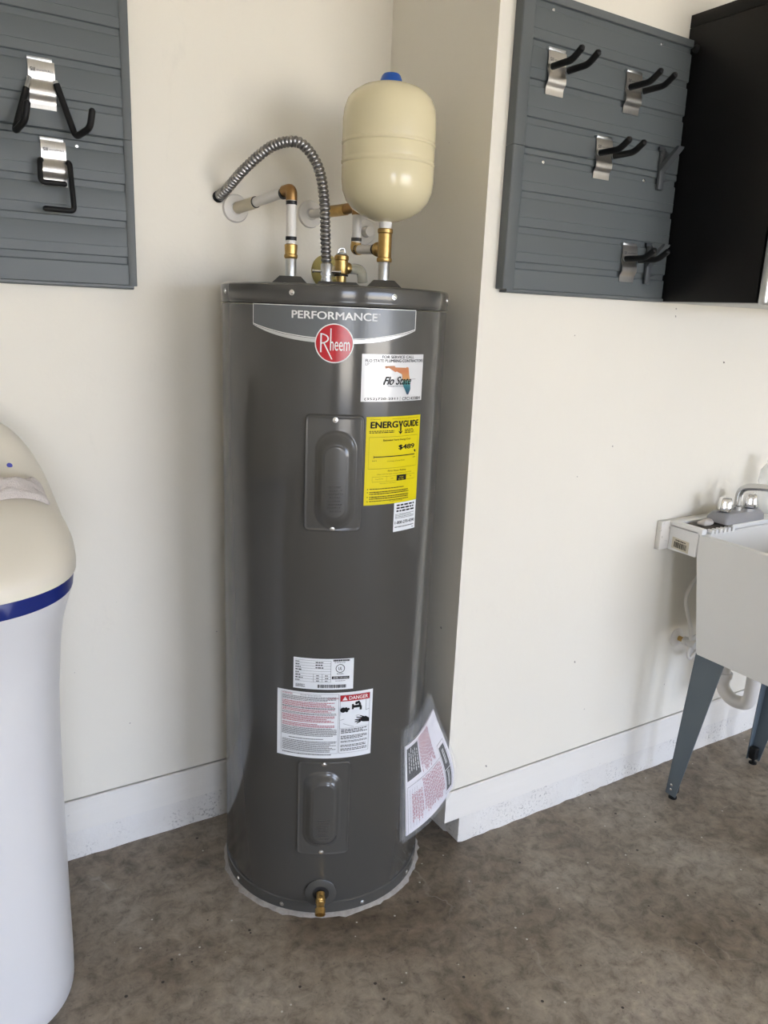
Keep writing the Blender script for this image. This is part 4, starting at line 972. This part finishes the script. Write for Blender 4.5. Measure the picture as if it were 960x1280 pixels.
# soap in the tray
m = MB(); rings = []
for h, s_ in ((0, 0.7), (0.004, 0.95), (0.009, 1.0), (0.014, 0.85), (0.017, 0.5)):
    rings.append([(2.032+s_*0.030*math.cos(a)*(1+0.15*math.sin(3*a+1)), 1.412+s_*0.018*math.sin(a)*(1+0.2*math.cos(2*a)), 0.8708+h*(1+0.2*math.sin(2*a))) for a in [2*PI*k/24 for k in range(24)]])
tag(m.loft(rings).obj('soap_bar', 'soap_white', smooth=60), 'worn remnant of pale soap in the brown stained sink tray', 'soap')
# clear bottle beside the faucet
bt = thing('clear_bottle', 'clear plastic bottle standing behind the faucet at the picture edge', 'bottle', (2.345, 1.425, 0.877))
MB().lathe([(0.030, 0), (0.033, 0.004), (0.033, 0.075), (0.030, 0.088), (0.033, 0.098), (0.031, 0.135), (0.016, 0.158), (0.013, 0.160)], (2.345, 1.425, 0.8772), n=28).obj('body', 'clear_bottle', bt)
MB().lathe([(0.015, 0), (0.015, 0.018), (0.013, 0.020)], (2.345, 1.425, 1.036), n=20).obj('cap', 'label_white', bt)
# shut-off valve on the wall
sv_ = thing('shutoff_valve', 'small white shut-off valve with supply hose on the wall behind the sink', 'valve', (2.085, YR, 0.466))
MB().lathe([(0.031, 0), (0.031, 0.002), (0.024, 0.007), (0.010, 0.010)], (2.085, YR, 0.466), (0, -1, 0), 28).obj('wall_flange', 'white_pipe', sv_)
MB().tube([(2.085, YR-0.008, 0.466), (2.085, YR-0.030, 0.466)], 0.0085, 14).obj('pipe_stub', 'brass', sv_)
MB().lathe([(0.010, 0), (0.014, 0.002), (0.014, 0.016), (0.011, 0.018), (0.011, 0.034), (0.014, 0.036), (0.014, 0.046)], (2.085, YR-0.028, 0.466), (0, -1, 0), 16).obj('body', 'white_pipe', sv_)
MB().tube(smooth_path([(2.086, YR-0.055, 0.470), (2.080, YR-0.050, 0.520), (2.066, YR-0.040, 0.570), (2.058, YR-0.034, 0.615), (2.075, YR-0.034, 0.655), (2.105, YR-0.040, 0.70), (2.12, YR-0.045, 0.785)], 6), 0.0062, 12).obj('supply_hose', 'white_pipe', sv_)
MB().tube(smooth_path([(2.09, YR-0.055, 0.462), (2.086, YR-0.050, 0.430), (2.11, YR-0.045, 0.405), (2.15, YR-0.045, 0.44)], 6), 0.0055, 12).obj('lower_hose', 'white_pipe', sv_)

# ------------------------------------------------------------------ water softener
soft = thing('water_softener', 'white water softener cabinet with blue band and cream lid at the left edge', 'water softener', (0, 1.64, 0))
def se_ring(cx, y0, y1, a, n, z, N=72):
    cy, b = (y0+y1)/2, (y1-y0)/2; out = []
    for k in range(N):
        t_ = 2*PI*k/N; c, s_ = math.cos(t_), math.sin(t_)
        out.append((cx+a*math.copysign(abs(c)**(2/n), c), cy+b*math.copysign(abs(s_)**(2/n), s_), z))
    return out
BODY = [(0.0, 0.212, 1.412, 1.900), (0.012, 0.221, 1.402, 1.908), (0.06, 0.222, 1.400, 1.910), (0.20, 0.222, 1.400, 1.910), (0.36, 0.223, 1.400, 1.910), (0.50, 0.224, 1.398, 1.910), (0.62, 0.226, 1.395, 1.910), (0.70, 0.229, 1.392, 1.912), (0.76, 0.234, 1.387, 1.914), (0.81, 0.238, 1.380, 1.916), (0.85, 0.243, 1.371, 1.918), (0.885, 0.251, 1.360, 1.920), (0.915, 0.259, 1.349, 1.922), (0.926, 0.261, 1.346, 1.922)]
MB().loft([se_ring(0, y0, y1, a, 2.8, z) for z, a, y0, y1 in BODY]).obj('cabinet_body', 'softener_white', soft, smooth=60)
MB().loft([se_ring(0, 1.345, 1.923, a, 2.8, z) for z, a in ((0.9265, 0.258), (0.927, 0.263), (0.956, 0.2665), (0.957, 0.262))]).obj('blue_band', 'softener_blue', soft, smooth=30)
def lid_h(x, y):
    # shelf at the front, control housing rising behind it
    f = 0.055+0.070*sstep(1.34, 1.54, y)
    f += 0.138*sstep(1.60, 1.80, y)
    return f
m = MB(); N = 72; rings = []
rim = se_ring(0, 1.340, 1.926, 0.2695, 2.8, 0.9575, N)
rings.append(rim); rings.append([(p[0]*1.002, p[1], 0.972) for p in rim])
cyl_ = 1.633
for k in range(1, 30):
    th = PI/2*k/29; s_ = math.cos(th)**0.9 if k < 29 else 0.004; e = math.sin(th)**0.9
    rg_ = []
    for p in rim:
        x, y = p[0]*s_, cyl_+(p[1]-cyl_)*s_
        rg_.append((x, y, 0.972+lid_h(x, y)*min(1, (1-s_**5.0)**0.5)))
    rings.append(rg_)
m.loft(rings, True, True)
lid = m.obj('lid', 'softener_lid', soft, smooth=60)
MB().lathe([(0.0055, -0.002), (0.0055, 0.001), (0.003, 0.0016), (0.0003, 0.0018)], (0.176, 1.672, 1.127), (0.25, -0.8, 0.6), 18).obj('indicator_light', 'led_blue', lid)
MB().tube([(x_, 1.606, 0.9722+lid_h(x_, 1.606)*max(0, 1-min(((x_/0.2695)**2.8+(abs(1.606-cyl_)/0.293)**2.8)**(1/2.8), 1)**5.0)**0.5) for x_ in [0.17+0.006*k for k in range(14)]], 0.0012, 6).obj('lid_seam', 'hook_plastic', lid)
# towel
def lid_z(x, y):
    b = 0.293; q_ = (abs(x/0.2695)**2.8+abs((y-cyl_)/b)**2.8)**(1/2.8)
    return 0.972+lid_h(x, y)*max(0, 1-min(q_, 1)**5.0)**0.5
m = MB(); n_u, n_v = 90, 30
vt, vb = [], []
rt = random.Random(3)
for j in range(n_v+1):
    for i in range(n_u+1):
        s_ = i/n_u; t_ = j/n_v
        x = -0.17+0.398*s_; yc = 1.552+0.050*max(0, s_-0.74)/0.26+0.006*math.sin(9*s_)
        wd = 0.092-0.030*sstep(0.72, 1.0, s_)+0.010*math.sin(13*s_+1)
        y = yc+(t_-0.5)*wd
        roll = 0.5+0.5*abs(math.sin(PI*(t_*1.7+0.25*math.sin(6*s_))))
        edge = math.sqrt(max(0, 1-abs(2*t_-1)**3.0))*math.sqrt(min(1, (1-s_)*18))
        lump = 0.004*math.sin(23*s_+5*t_)+0.003*math.sin(41*s_-8*t_)+rt.uniform(-0.0008, 0.0008)
        zb = lid_z(x, y)+0.0008
        vt.append((x+0.004*math.sin(17*t_)*sstep(0.85, 1, s_), y, zb+0.002+(0.030*roll+lump)*edge)); vb.append((x, y, zb))
NU = n_u+1
fs = [(j*NU+i, j*NU+i+1, (j+1)*NU+i+1, (j+1)*NU+i) for j in range(n_v) for i in range(n_u)]
o_ = len(vt); bs_ = [tuple(x+o_ for x in reversed(f)) for f in fs]
ed = [i for i in range(NU)]+[j*NU+n_u for j in range(1, n_v+1)]+[n_v*NU+i for i in range(n_u-1, -1, -1)]+[j*NU for j in range(n_v-1, 0, -1)]
m.add(vt+vb, fs+bs_+[(ed[(k+1) % len(ed)], ed[k], ed[k]+o_, ed[(k+1) % len(ed)]+o_) for k in range(len(ed))])
tag(m.obj('towel', 'terry_cloth', smooth=80), 'folded beige terry towel lying on the water softener lid', 'towel')

for o in list(bpy.data.objects):
    if '_local' in o.keys(): del o['_local']
